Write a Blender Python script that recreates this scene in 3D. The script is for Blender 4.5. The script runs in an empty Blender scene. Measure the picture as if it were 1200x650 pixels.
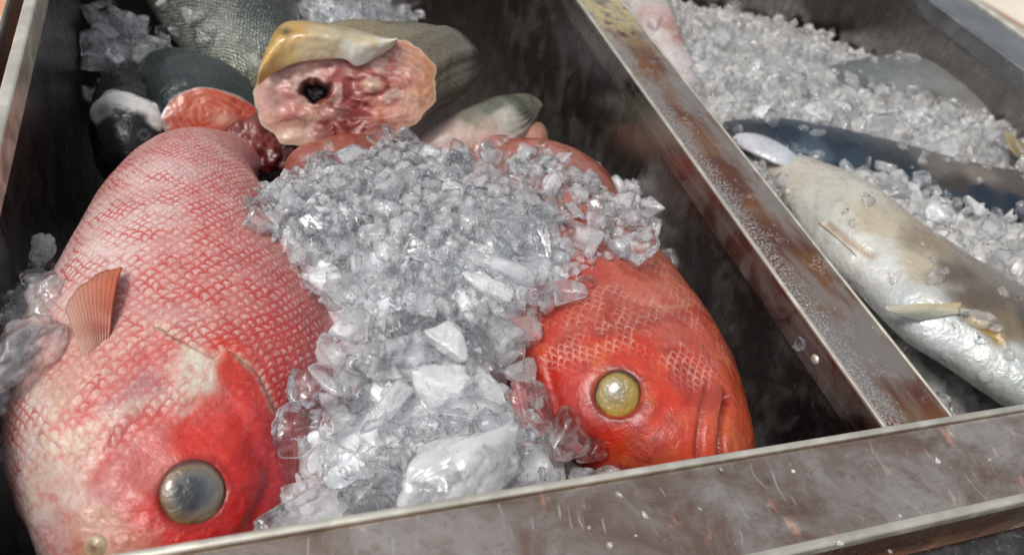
import bpy, bmesh, math, random
import numpy as np
from mathutils import Vector, Matrix, Euler
from mathutils.bvhtree import BVHTree

random.seed(7)
rng = np.random.RandomState(11)
scene = bpy.context.scene
COL = scene.collection

# ---------------------------------------------------------------- camera frame
H = 0.33
AX = np.array([[0.93641786, -0.05950537, 0.34580443],
               [-0.28445798, -0.70574386, 0.64885226],
               [0.20543917, -0.70596368, -0.67779793]])
EYE = np.array([0, 0, H])


def at(px, py, z=0.0):
    """point at height z seen at a place of the 1200x650 photograph"""
    r = AX @ np.array([px - 600.0, py - 325.0, 901.0])
    return EYE + r * ((z - H) / r[2])


def seen(P):
    c = (np.asarray(P) - EYE) @ AX
    return np.stack([600 + 901 * c[..., 0] / c[..., 2], 325 + 901 * c[..., 1] / c[..., 2]], -1)


def lin(c):
    c = np.asarray(c, float) / 255.0
    return np.where(c <= 0.04045, c / 12.92, ((c + 0.055) / 1.055) ** 2.4)


# ---------------------------------------------------------------- numeric noise
_T = np.random.RandomState(5).rand(64, 64, 64)


def vnoise(P, f):
    q = np.asarray(P) * f + 100.37
    i = np.floor(q).astype(int)
    w = q - i
    w = w * w * (3 - 2 * w)
    r = 0
    for a in (0, 1):
        for b in (0, 1):
            for c in (0, 1):
                wt = (w[..., 0] if a else 1 - w[..., 0]) * (w[..., 1] if b else 1 - w[..., 1]) * (w[..., 2] if c else 1 - w[..., 2])
                r = r + wt * _T[(i[..., 0] + a) % 64, (i[..., 1] + b) % 64, (i[..., 2] + c) % 64]
    return r - 0.5


def fbm(P, f, n=3):
    r = 0
    for k in range(n):
        r = r + vnoise(P + 3.1 * k, f * 2 ** k) / 2 ** k
    return r


def sstep(a, b, x):
    t = np.clip((x - a) / (b - a), 0, 1)
    return t * t * (3 - 2 * t)


def seg_dist(P, L):
    """distance from points to a 3-D polyline, and a plan side sign"""
    L = np.asarray(L)
    best = np.full(P.shape[:-1], 1e9)
    side = np.zeros(P.shape[:-1])
    for a, b in zip(L[:-1], L[1:]):
        ab = b - a
        t = np.clip(((P - a) @ ab) / (ab @ ab), 0, 1)
        d = np.linalg.norm(P - (a + t[..., None] * ab), axis=-1)
        s = np.sign(ab[0] * (P[..., 1] - a[1]) - ab[1] * (P[..., 0] - a[0]))
        m = d < best
        best = np.where(m, d, best)
        side = np.where(m, s, side)
    return best, side


def inpoly(x, y, poly):
    poly = np.asarray(poly)
    r = np.zeros(np.shape(x), bool)
    n = len(poly)
    for i in range(n):
        x0, y0 = poly[i][:2]
        x1, y1 = poly[(i + 1) % n][:2]
        c = ((y0 > y) != (y1 > y)) & (x < (x1 - x0) * (y - y0) / (y1 - y0 + 1e-12) + x0)
        r ^= c
    return r


def polydist(x, y, poly):
    P = np.stack([x, y, np.zeros_like(x)], -1)
    L = np.array([list(p[:2]) + [0] for p in list(poly) + [poly[0]]])
    return seg_dist(P, L)[0]


# ---------------------------------------------------------------- scene tagging
def tag(o, label=None, cat=None, group=None, kind=None):
    if label: o['label'] = label
    if cat: o['category'] = cat
    if group: o['group'] = group
    if kind: o['kind'] = kind
    return o


def empty(name, loc, label, cat, group=None):
    o = bpy.data.objects.new(name, None)
    o.empty_display_size = 0.02
    COL.objects.link(o)
    o.location = loc
    return tag(o, label, cat, group)


def link(name, me, mat, parent=None):
    o = bpy.data.objects.new(name, me)
    if mat: me.materials.append(mat)
    COL.objects.link(o)
    if parent is not None:
        o.parent = parent
        o.matrix_parent_inverse = Matrix.Translation(-Vector(parent.location))
    return o


def mesh(name, V, F, smooth=True, col=None, mask=None, uv=None):
    me = bpy.data.meshes.new(name)
    me.from_pydata([tuple(v) for v in np.asarray(V).reshape(-1, 3)], [], F)
    if smooth: me.polygons.foreach_set('use_smooth', [True] * len(me.polygons))
    n = len(me.vertices)
    if col is not None:
        a = me.color_attributes.new('Col', 'FLOAT_COLOR', 'POINT')
        c = np.ones((n, 4), np.float32)
        cc = np.asarray(col).reshape(-1, 3)
        c[:len(cc), :3] = cc
        a.data.foreach_set('color', c.ravel())
    if mask is not None:
        a = me.attributes.new('Scale', 'FLOAT', 'POINT')
        c = np.zeros(n, np.float32)
        mm = np.asarray(mask).ravel()
        c[:len(mm)] = mm
        a.data.foreach_set('value', c)
    if uv is not None:
        a = me.attributes.new('ST', 'FLOAT_VECTOR', 'POINT')
        c = np.zeros((n, 3), np.float32)
        uu = np.asarray(uv).reshape(-1, 2)
        c[:len(uu), :2] = uu
        a.data.foreach_set('vector', c.ravel())
    me.update()
    return me


# ---------------------------------------------------------------- node helpers
class NT:
    def __init__(s, name):
        s.m = bpy.data.materials.new(name)
        s.m.use_nodes = True
        s.t = s.m.node_tree
        s.t.nodes.clear()
        s.out = s.t.nodes.new('ShaderNodeOutputMaterial')

    def n(s, typ, **k):
        nd = s.t.nodes.new(typ)
        for a, b in k.items(): setattr(nd, a, b)
        return nd

    def set(s, sock, v):
        if hasattr(v, 'links') or isinstance(v, bpy.types.NodeSocket): s.t.links.new(v, sock)
        elif isinstance(v, (tuple, list, np.ndarray)):
            v = list(v)
            sock.default_value = v + [1.0] if len(v) == 3 and len(sock.default_value) == 4 else v
        else: sock.default_value = v

    def math(s, op, a, b=None, c=None, clamp=False):
        nd = s.n('ShaderNodeMath', operation=op, use_clamp=clamp)
        for i, v in enumerate((a, b, c)):
            if v is not None: s.set(nd.inputs[i], v)
        return nd.outputs[0]

    def mix(s, f, a, b, mode='MIX'):
        nd = s.n('ShaderNodeMix', data_type='RGBA', blend_type=mode)
        s.set(nd.inputs[0], f); s.set(nd.inputs[6], a); s.set(nd.inputs[7], b)
        return nd.outputs[2]

    def ramp(s, x, a, b, lo=0.0, hi=1.0):
        nd = s.n('ShaderNodeMapRange', interpolation_type='SMOOTHSTEP')
        s.set(nd.inputs[0], x)
        for i, v in zip((1, 2, 3, 4), (a, b, lo, hi)): s.set(nd.inputs[i], v)
        return nd.outputs[0]

    def noise(s, vec, scale, detail=3, rough=0.55, dist=0.0):
        nd = s.n('ShaderNodeTexNoise')
        if vec is not None: s.set(nd.inputs['Vector'], vec)
        for k, v in (('Scale', scale), ('Detail', detail), ('Roughness', rough), ('Distortion', dist)): s.set(nd.inputs[k], v)
        return nd.outputs[0]

    def voro(s, vec, scale, feature='F1', rand=1.0, out=0):
        nd = s.n('ShaderNodeTexVoronoi', feature=feature)
        if vec is not None: s.set(nd.inputs['Vector'], vec)
        s.set(nd.inputs['Scale'], scale)
        s.set(nd.inputs['Randomness'], rand)
        return nd.outputs[out]

    def pos(s):
        return s.n('ShaderNodeTexCoord').outputs['Object']

    def scaled(s, vec, x, y, z):
        nd = s.n('ShaderNodeVectorMath', operation='MULTIPLY')
        s.set(nd.inputs[0], vec); nd.inputs[1].default_value = (x, y, z)
        return nd.outputs[0]

    def attr(s, name, which=0):
        return s.n('ShaderNodeAttribute', attribute_name=name).outputs[which]

    def bump(s, h, strength, dist, normal=None):
        nd = s.n('ShaderNodeBump')
        s.set(nd.inputs['Height'], h); s.set(nd.inputs['Strength'], strength); s.set(nd.inputs['Distance'], dist)
        if normal is not None: s.set(nd.inputs['Normal'], normal)
        return nd.outputs[0]

    def bsdf(s, **k):
        nd = s.n('ShaderNodeBsdfPrincipled')
        for a, b in k.items(): s.set(nd.inputs[a.replace('_', ' ')], b)
        return nd.outputs[0]

    def done(s, sh):
        s.set(s.out.inputs[0], sh)
        return s.m


# ---------------------------------------------------------------- materials
def fish_skin(name, line=(150, 30, 30), pale=(225, 205, 195), row=0.0042, wide=0.0074, line_amt=0.9, pale_amt=0.35,
              bump=0.3, rough=0.3, metal=0.0, mottling=0.35, sss=0.05, coat=.2, patch_lo=.35):
    t = NT(name)
    st = t.attr('ST', 1)
    p = t.pos()
    wob = t.n('ShaderNodeTexNoise'); t.set(wob.inputs['Vector'], p); t.set(wob.inputs['Scale'], 70.0); t.set(wob.inputs['Detail'], 2.0)
    sub = t.n('ShaderNodeVectorMath', operation='SUBTRACT'); t.set(sub.inputs[0], wob.outputs['Color']); sub.inputs[1].default_value = (.5, .5, .5)
    mad = t.n('ShaderNodeVectorMath', operation='MULTIPLY_ADD'); t.set(mad.inputs[0], sub.outputs[0]); mad.inputs[1].default_value = (.008, .008, 0); t.set(mad.inputs[2], st)
    sep = t.n('ShaderNodeSeparateXYZ'); t.set(sep.inputs[0], mad.outputs[0])
    s_ = t.math('DIVIDE', sep.outputs[0], row)
    q_ = t.math('DIVIDE', sep.outputs[1], wide)

    def edge(off, ph):
        fr = t.math('FRACT', t.math('ADD', q_, ph))
        c = t.math('MULTIPLY_ADD', fr, 2.0, -1.0)
        h = t.math('SUBTRACT', 1.0, t.math('MULTIPLY', c, c))
        return t.math('FRACT', t.math('DIVIDE', t.math('SUBTRACT', t.math('SUBTRACT', s_, off), h), 2.0))
    m = t.math('MULTIPLY', t.math('MINIMUM', edge(0.0, 100.0), edge(1.0, 100.5)), 2.0)
    msk = t.attr('Scale', 2)
    big = t.noise(p, 38.0, 3)
    fine = t.noise(p, 260.0, 4, 0.65)
    col = t.attr('Col', 0)
    patch = t.ramp(t.noise(p, 55.0, 4, 0.6, 0.4), 0.38, 0.62, patch_lo, 1.0)
    patch = t.math('MAXIMUM', patch, 0.0)
    crev = t.math('MULTIPLY', t.math('MULTIPLY', t.ramp(m, 0.95, 0.0), msk), t.math('MULTIPLY', patch, line_amt))
    crest = t.math('MULTIPLY', t.math('MULTIPLY', t.ramp(m, 0.55, 1.1), msk), t.math('MULTIPLY', t.ramp(fine, .35, .65), pale_amt))
    c = t.mix(t.math('MULTIPLY', t.ramp(big, .3, .7), mottling), col, t.mix(0.6, col, tuple(lin(line))))
    c = t.mix(t.math('MULTIPLY', t.ramp(t.noise(p, 130.0, 5, .7, .5), .50, .70), .38), c, t.mix(1.0, c, (.55, .42, .42), 'MULTIPLY'))
    c = t.mix(t.math('MULTIPLY', t.ramp(t.noise(p, 420.0, 2), .62, .70), .35), c, t.mix(1.0, c, (.5, .4, .36), 'MULTIPLY'))
    c = t.mix(crest, c, tuple(lin(pale)))
    c = t.mix(crev, c, tuple(lin(line)))
    c = t.mix(0.35, c, t.mix(fine, (.25, .25, .25), (.78, .78, .78)), 'OVERLAY')
    hgt = t.math('ADD', t.math('MULTIPLY', t.math('MULTIPLY', m, msk), 0.8), t.math('MULTIPLY', fine, 0.45))
    nm = t.bump(hgt, bump, 0.0012)
    nm = t.bump(t.noise(p, 95.0, 4, .6, .4), 0.5, 0.004, nm)
    ro = t.math('MULTIPLY_ADD', t.noise(p, 180.0, 3), 0.35, rough - 0.15)
    return t.done(t.bsdf(Base_Color=c, Roughness=ro, Normal=nm, Metallic=metal, Coat_Weight=coat, Coat_Roughness=0.14,
                         Subsurface_Weight=sss, Subsurface_Radius=(.006, .002, .0015), Subsurface_Scale=0.6, Specular_IOR_Level=0.4))


def wet_flesh(name, bump=0.5, rough=0.25, freq=160.0):
    t = NT(name)
    p = t.pos()
    n1 = t.noise(p, freq, 4, 0.6, 0.6)
    c = t.mix(0.45, t.attr('Col', 0), t.mix(n1, (.22, .2, .2), (.8, .8, .8)), 'OVERLAY')
    nm = t.bump(n1, bump, 0.002)
    return t.done(t.bsdf(Base_Color=c, Roughness=rough, Normal=nm, Coat_Weight=0.3, Coat_Roughness=0.12,
                         Subsurface_Weight=0.2, Subsurface_Radius=(.006, .002, .0015), Subsurface_Scale=0.6))


def eye_mat(name):
    t = NT(name)
    p = t.pos()
    c = t.mix(0.3, t.attr('Col', 0), t.mix(t.noise(p, 150.0, 5, .65, .6), (.1, .1, .1), (.9, .9, .9)), 'OVERLAY')
    return t.done(t.bsdf(Base_Color=c, Roughness=0.3, Coat_Weight=.8, Coat_Roughness=0.05, Specular_IOR_Level=0.5,
                         Normal=t.bump(t.noise(p, 120.0, 3), 0.5, 0.004)))


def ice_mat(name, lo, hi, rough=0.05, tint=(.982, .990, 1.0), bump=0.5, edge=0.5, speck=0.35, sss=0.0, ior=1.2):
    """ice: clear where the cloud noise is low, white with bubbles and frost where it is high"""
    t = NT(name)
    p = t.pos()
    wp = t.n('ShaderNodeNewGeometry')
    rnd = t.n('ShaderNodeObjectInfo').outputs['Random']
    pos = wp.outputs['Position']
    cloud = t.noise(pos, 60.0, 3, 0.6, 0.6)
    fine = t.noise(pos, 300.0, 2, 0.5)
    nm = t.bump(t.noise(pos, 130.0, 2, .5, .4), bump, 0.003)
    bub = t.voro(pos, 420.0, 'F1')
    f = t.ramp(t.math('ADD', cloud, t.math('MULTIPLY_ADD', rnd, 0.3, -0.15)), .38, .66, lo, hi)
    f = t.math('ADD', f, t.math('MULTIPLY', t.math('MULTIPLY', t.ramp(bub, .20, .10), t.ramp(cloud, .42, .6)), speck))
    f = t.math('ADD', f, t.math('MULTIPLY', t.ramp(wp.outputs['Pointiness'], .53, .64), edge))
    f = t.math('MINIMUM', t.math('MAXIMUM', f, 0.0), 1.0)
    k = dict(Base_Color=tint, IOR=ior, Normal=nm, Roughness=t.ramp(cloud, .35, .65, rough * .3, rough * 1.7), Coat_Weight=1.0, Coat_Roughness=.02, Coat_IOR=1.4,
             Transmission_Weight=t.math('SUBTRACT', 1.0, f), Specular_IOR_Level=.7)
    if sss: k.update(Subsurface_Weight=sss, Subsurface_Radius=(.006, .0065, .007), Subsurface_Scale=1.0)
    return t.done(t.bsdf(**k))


def steel(name, base=(.42, .40, .38), rough=0.3, streak=(90, 4, 90), stain=None, stain_amt=0.0, spots=0.0, bump=0.15, dirt=0.5, metal=1.0, sway=.3):
    t = NT(name)
    p = t.pos()
    st = t.noise(t.scaled(p, *streak), 1.0, 4, 0.6)
    big = t.noise(p, 14.0, 5, 0.6)
    fine = t.noise(p, 500.0, 2)
    c = t.mix(t.math('MULTIPLY', t.ramp(big, .3, .7), dirt), base, tuple(0.45 * np.array(base)))
    c = t.mix(t.math('MULTIPLY', t.ramp(st, .45, .7), min(.45, bump * 3)), c, tuple(np.minimum(1, 1.5 * np.array(base))))
    met = metal
    if stain is not None:
        sm = t.math('MULTIPLY', t.ramp(t.noise(p, 22.0, 5, .65, .5), .45, .65), stain_amt)
        c = t.mix(sm, c, tuple(lin(stain)))
        met = t.math('MULTIPLY_ADD', sm, -0.6 * metal, metal)
    if spots:
        sp = t.noise(t.scaled(p, 260, 260, 70), 1.0, 2, 0.5)
        sm = t.math('MULTIPLY', t.ramp(sp, .61, .70), spots)
        c = t.mix(sm, c, (.75, .76, .78))
    ro = t.math('ADD', t.ramp(st, .35, .7, rough * (1 - sway), rough * (1 + sway)), t.math('MULTIPLY', big, 0.12))
    nm = t.bump(t.math('ADD', st, t.math('MULTIPLY', fine, .4)), bump, 0.001)
    nm = t.bump(big, 0.2, 0.004, nm)
    return t.done(t.bsdf(Base_Color=c, Roughness=ro, Metallic=met, Normal=nm))


M_wall = steel('bin wall steel', (.40, .365, .345), 0.22, (110, 110, 9), (50, 36, 32), 0.3, 0.4, 0.03, sway=.06)
M_lip = steel('lip steel', (.46, .40, .37), 0.22, (60, 8, 160), (70, 38, 28), 0.5, 0.15, 0.15)
M_edge = steel('highlight edge steel', (.88, .83, .70), 0.38, (60, 60, 60), bump=0.08, dirt=0.5, metal=.8)  # cream base puts the bright edge highlight into the colour
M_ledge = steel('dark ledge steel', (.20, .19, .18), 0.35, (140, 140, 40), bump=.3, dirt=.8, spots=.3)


def divider_mat():
    t = NT('wet stained divider steel')
    p = t.pos()
    sep = t.n('ShaderNodeSeparateXYZ'); t.set(sep.inputs[0], p)
    n1 = t.noise(p, 60.0, 4)
    x = t.math('ADD', sep.outputs[0], t.math('MULTIPLY_ADD', n1, 0.03, -0.015))
    gran = t.noise(t.scaled(p, 1, .8, 1), 560.0, 2, .6)
    band = t.math('ADD', t.ramp(x, .384, .372), t.math('MULTIPLY', t.ramp(n1, .55, .62), .6), clamp=True)
    grit = t.math('MULTIPLY', t.ramp(gran, .47, .60), band)
    rust = t.ramp(t.math('ADD', t.noise(t.scaled(p, 1, .35, 1), 30.0, 5, .6, .4), 0.0), .36, .60)
    hue = t.ramp(t.noise(p, 17.0, 2), .4, .6)
    base = t.mix(rust, (.42, .37, .33), t.mix(hue, tuple(lin((104, 62, 46))), tuple(lin((128, 84, 50)))))
    c = t.mix(t.math('MULTIPLY', grit, .75), base, (.62, .60, .58))
    # yellowish reflection painted into the colour near the far end
    far_refl = t.math('MULTIPLY', t.ramp(sep.outputs[1], .58, .70), t.ramp(t.noise(p, 55., 4, .6), .40, .52))
    c = t.mix(t.math('MULTIPLY', far_refl, .75), c, tuple(lin((190, 178, 128))))
    met = t.math('SUBTRACT', t.math('MULTIPLY_ADD', rust, -.35, .85), t.math('MULTIPLY', far_refl, .5), clamp=True)
    ro = t.math('MULTIPLY_ADD', t.noise(p, 120., 3), .3, .2)
    nm = t.bump(t.math('MULTIPLY', gran, t.math('MULTIPLY_ADD', band, .9, .1)), .7, .0018)
    nm = t.bump(t.noise(t.scaled(p, 1, .3, 1), 140., 3), .2, .002, nm)
    return t.done(t.bsdf(Base_Color=c, Roughness=ro, Metallic=met, Normal=nm))


def rim_mat():
    t = NT('scratched front rim steel')
    p = t.pos()
    big = t.noise(p, 20.0, 6, .68, .9)
    sm = t.noise(t.scaled(p, 1, 1.5, 1), 95.0, 5, .7, 1.2)
    c = t.mix(t.ramp(big, .35, .68), (.34, .235, .185), (.74, .655, .575))
    c = t.mix(t.math('MULTIPLY', t.ramp(sm, .5, .7), .35), c, tuple(lin((112, 80, 66))))
    # warm reflections painted as short orange smears, drawn out along a slant
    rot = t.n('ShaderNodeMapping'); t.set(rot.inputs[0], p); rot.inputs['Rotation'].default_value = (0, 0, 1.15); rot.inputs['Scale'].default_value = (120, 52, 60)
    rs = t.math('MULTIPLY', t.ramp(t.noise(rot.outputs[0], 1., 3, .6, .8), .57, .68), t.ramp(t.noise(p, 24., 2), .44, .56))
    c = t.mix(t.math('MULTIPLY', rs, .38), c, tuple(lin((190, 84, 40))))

    wn = t.n('ShaderNodeTexNoise'); t.set(wn.inputs['Vector'], p); wn.inputs['Scale'].default_value = 28.; wn.inputs['Detail'].default_value = 1.
    wm = t.n('ShaderNodeVectorMath', operation='MULTIPLY_ADD'); t.set(wm.inputs[0], wn.outputs['Color']); wm.inputs[1].default_value = (.02, .02, 0); t.set(wm.inputs[2], p)
    warp = wm.outputs[0]

    def scratch(ang, seed, dens):
        mp = t.n('ShaderNodeMapping'); t.set(mp.inputs[0], warp)
        mp.inputs['Rotation'].default_value = (0, 0, ang); mp.inputs['Location'].default_value = (seed, seed * 2, 0)
        mp.inputs['Scale'].default_value = (1, .07, 1)
        return t.math('MULTIPLY', t.ramp(t.noise(mp.outputs[0], dens, 1, .4, .15), .70, .76), t.ramp(t.noise(p, 33. + seed, 2), .48, .6))
    sc = t.math('MAXIMUM', t.math('MAXIMUM', scratch(.5, 3., 520.), scratch(-.9, 7., 460.)), scratch(1.2, 1., 520.))
    c = t.mix(t.math('MULTIPLY', sc, .8), c, (.78, .76, .72))
    speck = t.ramp(t.voro(p, 150., 'F1'), .10, .05)
    sel = t.ramp(t.noise(p, 90., 1), .58, .62)
    c = t.mix(t.math('MULTIPLY', t.math('MULTIPLY', speck, sel), .9), c, (.85, .85, .82))
    ro = t.math('ADD', t.ramp(big, .42, .58, .30, .07), t.math('MULTIPLY', sm, .12))
    nm = t.bump(t.math('ADD', t.math('MULTIPLY', sm, .6), t.math('MULTIPLY', t.noise(p, 400., 2), .15)), .3, .0015)
    nm = t.bump(sc, .3, .0004, nm)
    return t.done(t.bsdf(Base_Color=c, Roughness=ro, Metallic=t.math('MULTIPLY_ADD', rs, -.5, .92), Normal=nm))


M_div = divider_mat()
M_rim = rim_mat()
M_back_rim = steel('grey rim steel', (.36, .37, .38), 0.3, (40, 40, 40), bump=0.1, dirt=0.5, spots=.1)

M_ice = ice_mat('clear ice', 0.0, 0.24, .16, edge=.1, speck=.3)
M_ice_frost = ice_mat('frosted ice', 0.14, 0.42, 0.25, edge=.1, speck=.25)
M_ice_clear = ice_mat('very clear ice', 0.0, 0.14, 0.03, ior=1.27, speck=.2, edge=.2)
M_ice_mid = ice_mat('milky ice', 0.14, 0.44, .1, edge=.15)
M_crush = ice_mat('crushed ice', 0.02, 0.30, 0.12, ior=1.17, edge=.0, speck=.15)


# ---------------------------------------------------------------- steel counter
def box_bm(bm, x0, x1, y0, y1, z0, z1, bev=0.0, seg=3):
    r = bmesh.ops.create_cube(bm, size=1.0)
    vs = r['verts']
    for v in vs:
        v.co = Vector(((x0 + x1) / 2 + v.co.x * (x1 - x0), (y0 + y1) / 2 + v.co.y * (y1 - y0), (z0 + z1) / 2 + v.co.z * (z1 - z0)))
    if bev:
        es = {e for v in vs for e in v.link_edges}
        bmesh.ops.bevel(bm, geom=list(es), offset=bev, segments=seg, affect='EDGES', profile=0.5)


def box(name, m, parent, dims, bev=0.0, **k):
    bm = bmesh.new()
    box_bm(bm, *dims, bev=bev)
    me = bpy.data.meshes.new(name)
    bm.to_mesh(me); bm.free()
    me.polygons.foreach_set('use_smooth', [True] * len(me.polygons))
    o = link(name, me, m, parent)
    md = o.modifiers.new('wn', 'WEIGHTED_NORMAL'); md.keep_sharp = False
    return o


XL, XD0, XD1, XR = -0.127, 0.363, 0.418, 0.930
YF0, YF1, YB = 0.113, 0.168, 0.95
LIP, DEEP = 0.025, -0.262
counter = empty('ice_counter', (0.4, 0.5, -0.9), 'long stainless steel ice counter with two deep bins and a wet divider', 'ice counter')
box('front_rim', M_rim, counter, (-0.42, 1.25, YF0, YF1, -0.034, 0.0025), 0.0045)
box('rolled_edge_and_highlight', M_edge, counter, (-0.42, 1.25, YF1 - 0.0005, YF1 + 0.0035, -0.026, 0.0031), 0.0014)
box('rolled_edge_and_highlight', M_edge, counter, (-0.42, 1.25, YF0 - .0016, YF0 + .0042, -.0068, .0029), 0.0027)  # pale strip stands in for the highlight on the rounded front corner
box('divider_rim', M_div, counter, (XD0 + .002, XD1 - .001, YF1 + 0.004, YB, -LIP, 0.0), 0.0015)
box('divider_lip', M_lip, counter, (XD0 - 0.0008, XD0 + 0.0019, YF1 + 0.004, YB, -LIP, -.0005), 0.0006)
box('divider_edge', M_edge, counter, (XD1 - 0.0012, XD1 + 0.0012, YF1 + 0.004, YB, -LIP, 0.0007), 0.0008)
box('divider_edge', M_edge, counter, (XD0 - 0.0006, XD0 + 0.0026, YF1 + 0.004, YB, -.0012, 0.0009), 0.0007)
box('side_rim', M_edge, counter, (XL - 0.009, XL, YF1 + 0.004, YB, -LIP, 0.0), 0.0022)
box('side_rim', M_back_rim, counter, (XR, XR + 0.082, YF1 + 0.004, YB + 0.1, -LIP, 0.0), 0.003)
box('side_rim_edge', M_edge, counter, (XR + 0.0825, XR + 0.096, YF1 + 0.004, YB + 0.1, -LIP, 0.004), 0.003)
box('back_rim', M_back_rim, counter, (XL - 0.009, XR, YB, YB + 0.09, -LIP, 0.001), 0.003)
for x0, x1 in ((XL - .009, XL - .005), (XD0 + .005, XD0 + .009), (XD1 - .009, XD1 - .005), (XR + .005, XR + .009)):
    box('wall_panel', M_wall, counter, (x0, x1, YF1 - .0015, YB - .0055, DEEP, -LIP + .002))
for x0, x1 in ((XL - .0085, XD0 + .0085), (XD1 - .0085, XR + .0085)):
    box('wall_panel', M_wall, counter, (x0, x1, YB - .005, YB - .002, DEEP, -.001))
    box('wall_panel', M_wall, counter, (x0, x1, YF1 - .006, YF1 - .002, DEEP, -.036))
    box('bin_floor', M_wall, counter, (x0, x1, YF1 - .001, YB - .006, DEEP - .004, DEEP + .001))
box('front_panel', M_back_rim, counter, (-.42, 1.25, YF0 + .004, YF0 + .008, -.895, -.0345))
box('side_panel', M_back_rim, counter, (-.16, -.156, YF0 + .01, YB + .08, -.895, -.03))
box('side_panel', M_back_rim, counter, (1.03, 1.034, YF0 + .01, YB + .08, -.895, -.03))
# rivet on the divider lip
bm = bmesh.new()
bmesh.ops.create_uvsphere(bm, u_segments=24, v_segments=12, radius=.0036)
for v in bm.verts: v.co.x *= .5
me = bpy.data.meshes.new('rivet'); bm.to_mesh(me); bm.free()
me.polygons.foreach_set('use_smooth', [True] * len(me.polygons))
rv = link('rivet', me, M_edge, counter); rv.location = (XD0 - .001, .236, -.0135)
rv.matrix_parent_inverse = Matrix.Translation(-Vector(counter.location))
# second steel ledge below the front rim
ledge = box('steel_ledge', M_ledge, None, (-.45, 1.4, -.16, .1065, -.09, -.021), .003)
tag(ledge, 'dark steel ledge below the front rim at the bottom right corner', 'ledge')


# ---------------------------------------------------------------- ground
def floor_mat(name, c0, c1, c2, sc):
    t = NT(name)
    p = t.pos()
    c = t.mix(t.ramp(t.noise(p, sc, 5, .6, .8), .35, .62), tuple(lin(c0)), tuple(lin(c1)))
    c = t.mix(t.ramp(t.voro(p, sc * .8, 'DISTANCE_TO_EDGE'), .05, .0), c, tuple(lin(c2)))
    return t.done(t.bsdf(Base_Color=c, Roughness=.5, Normal=t.bump(t.noise(p, sc * 4, 4), .4, .02)))


def sheet(name, x0, x1, y0, y1, z, m):
    me = mesh(name, [(x0, y0, z), (x1, y0, z), (x1, y1, z), (x0, y1, z)], [(0, 1, 2, 3)], False)
    o = link(name, me, m)
    o['kind'] = 'structure'
    return o


sheet('ground', -60, 60, -60, 60, -.90, floor_mat('worn terracotta paving', (196, 112, 82), (214, 158, 122), (226, 196, 170), 2.6))
sheet('pavement', 1.5, 60, -60, 60, -.896, floor_mat('pale cream paving', (225, 214, 196), (236, 228, 214), (150, 104, 66), .9))

# ---------------------------------------------------------------- fish bodies
SOLID = []     # (V, F) of every solid the ice rests on


def catmull(A, n):
    A = np.asarray(A, float)
    m = len(A)
    P = np.vstack([2 * A[0] - A[1], A, 2 * A[-1] - A[-2]])
    t = np.linspace(0, m - 1, n)
    i = np.minimum(t.astype(int), m - 2)
    f = (t - i)[:, None]
    p0, p1, p2, p3 = P[i], P[i + 1], P[i + 2], P[i + 3]
    return 0.5 * (2 * p1 + (p2 - p0) * f + (2 * p0 - 5 * p1 + 4 * p2 - p3) * f ** 2 + (3 * p1 - p0 - 3 * p2 + p3) * f ** 3)


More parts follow.
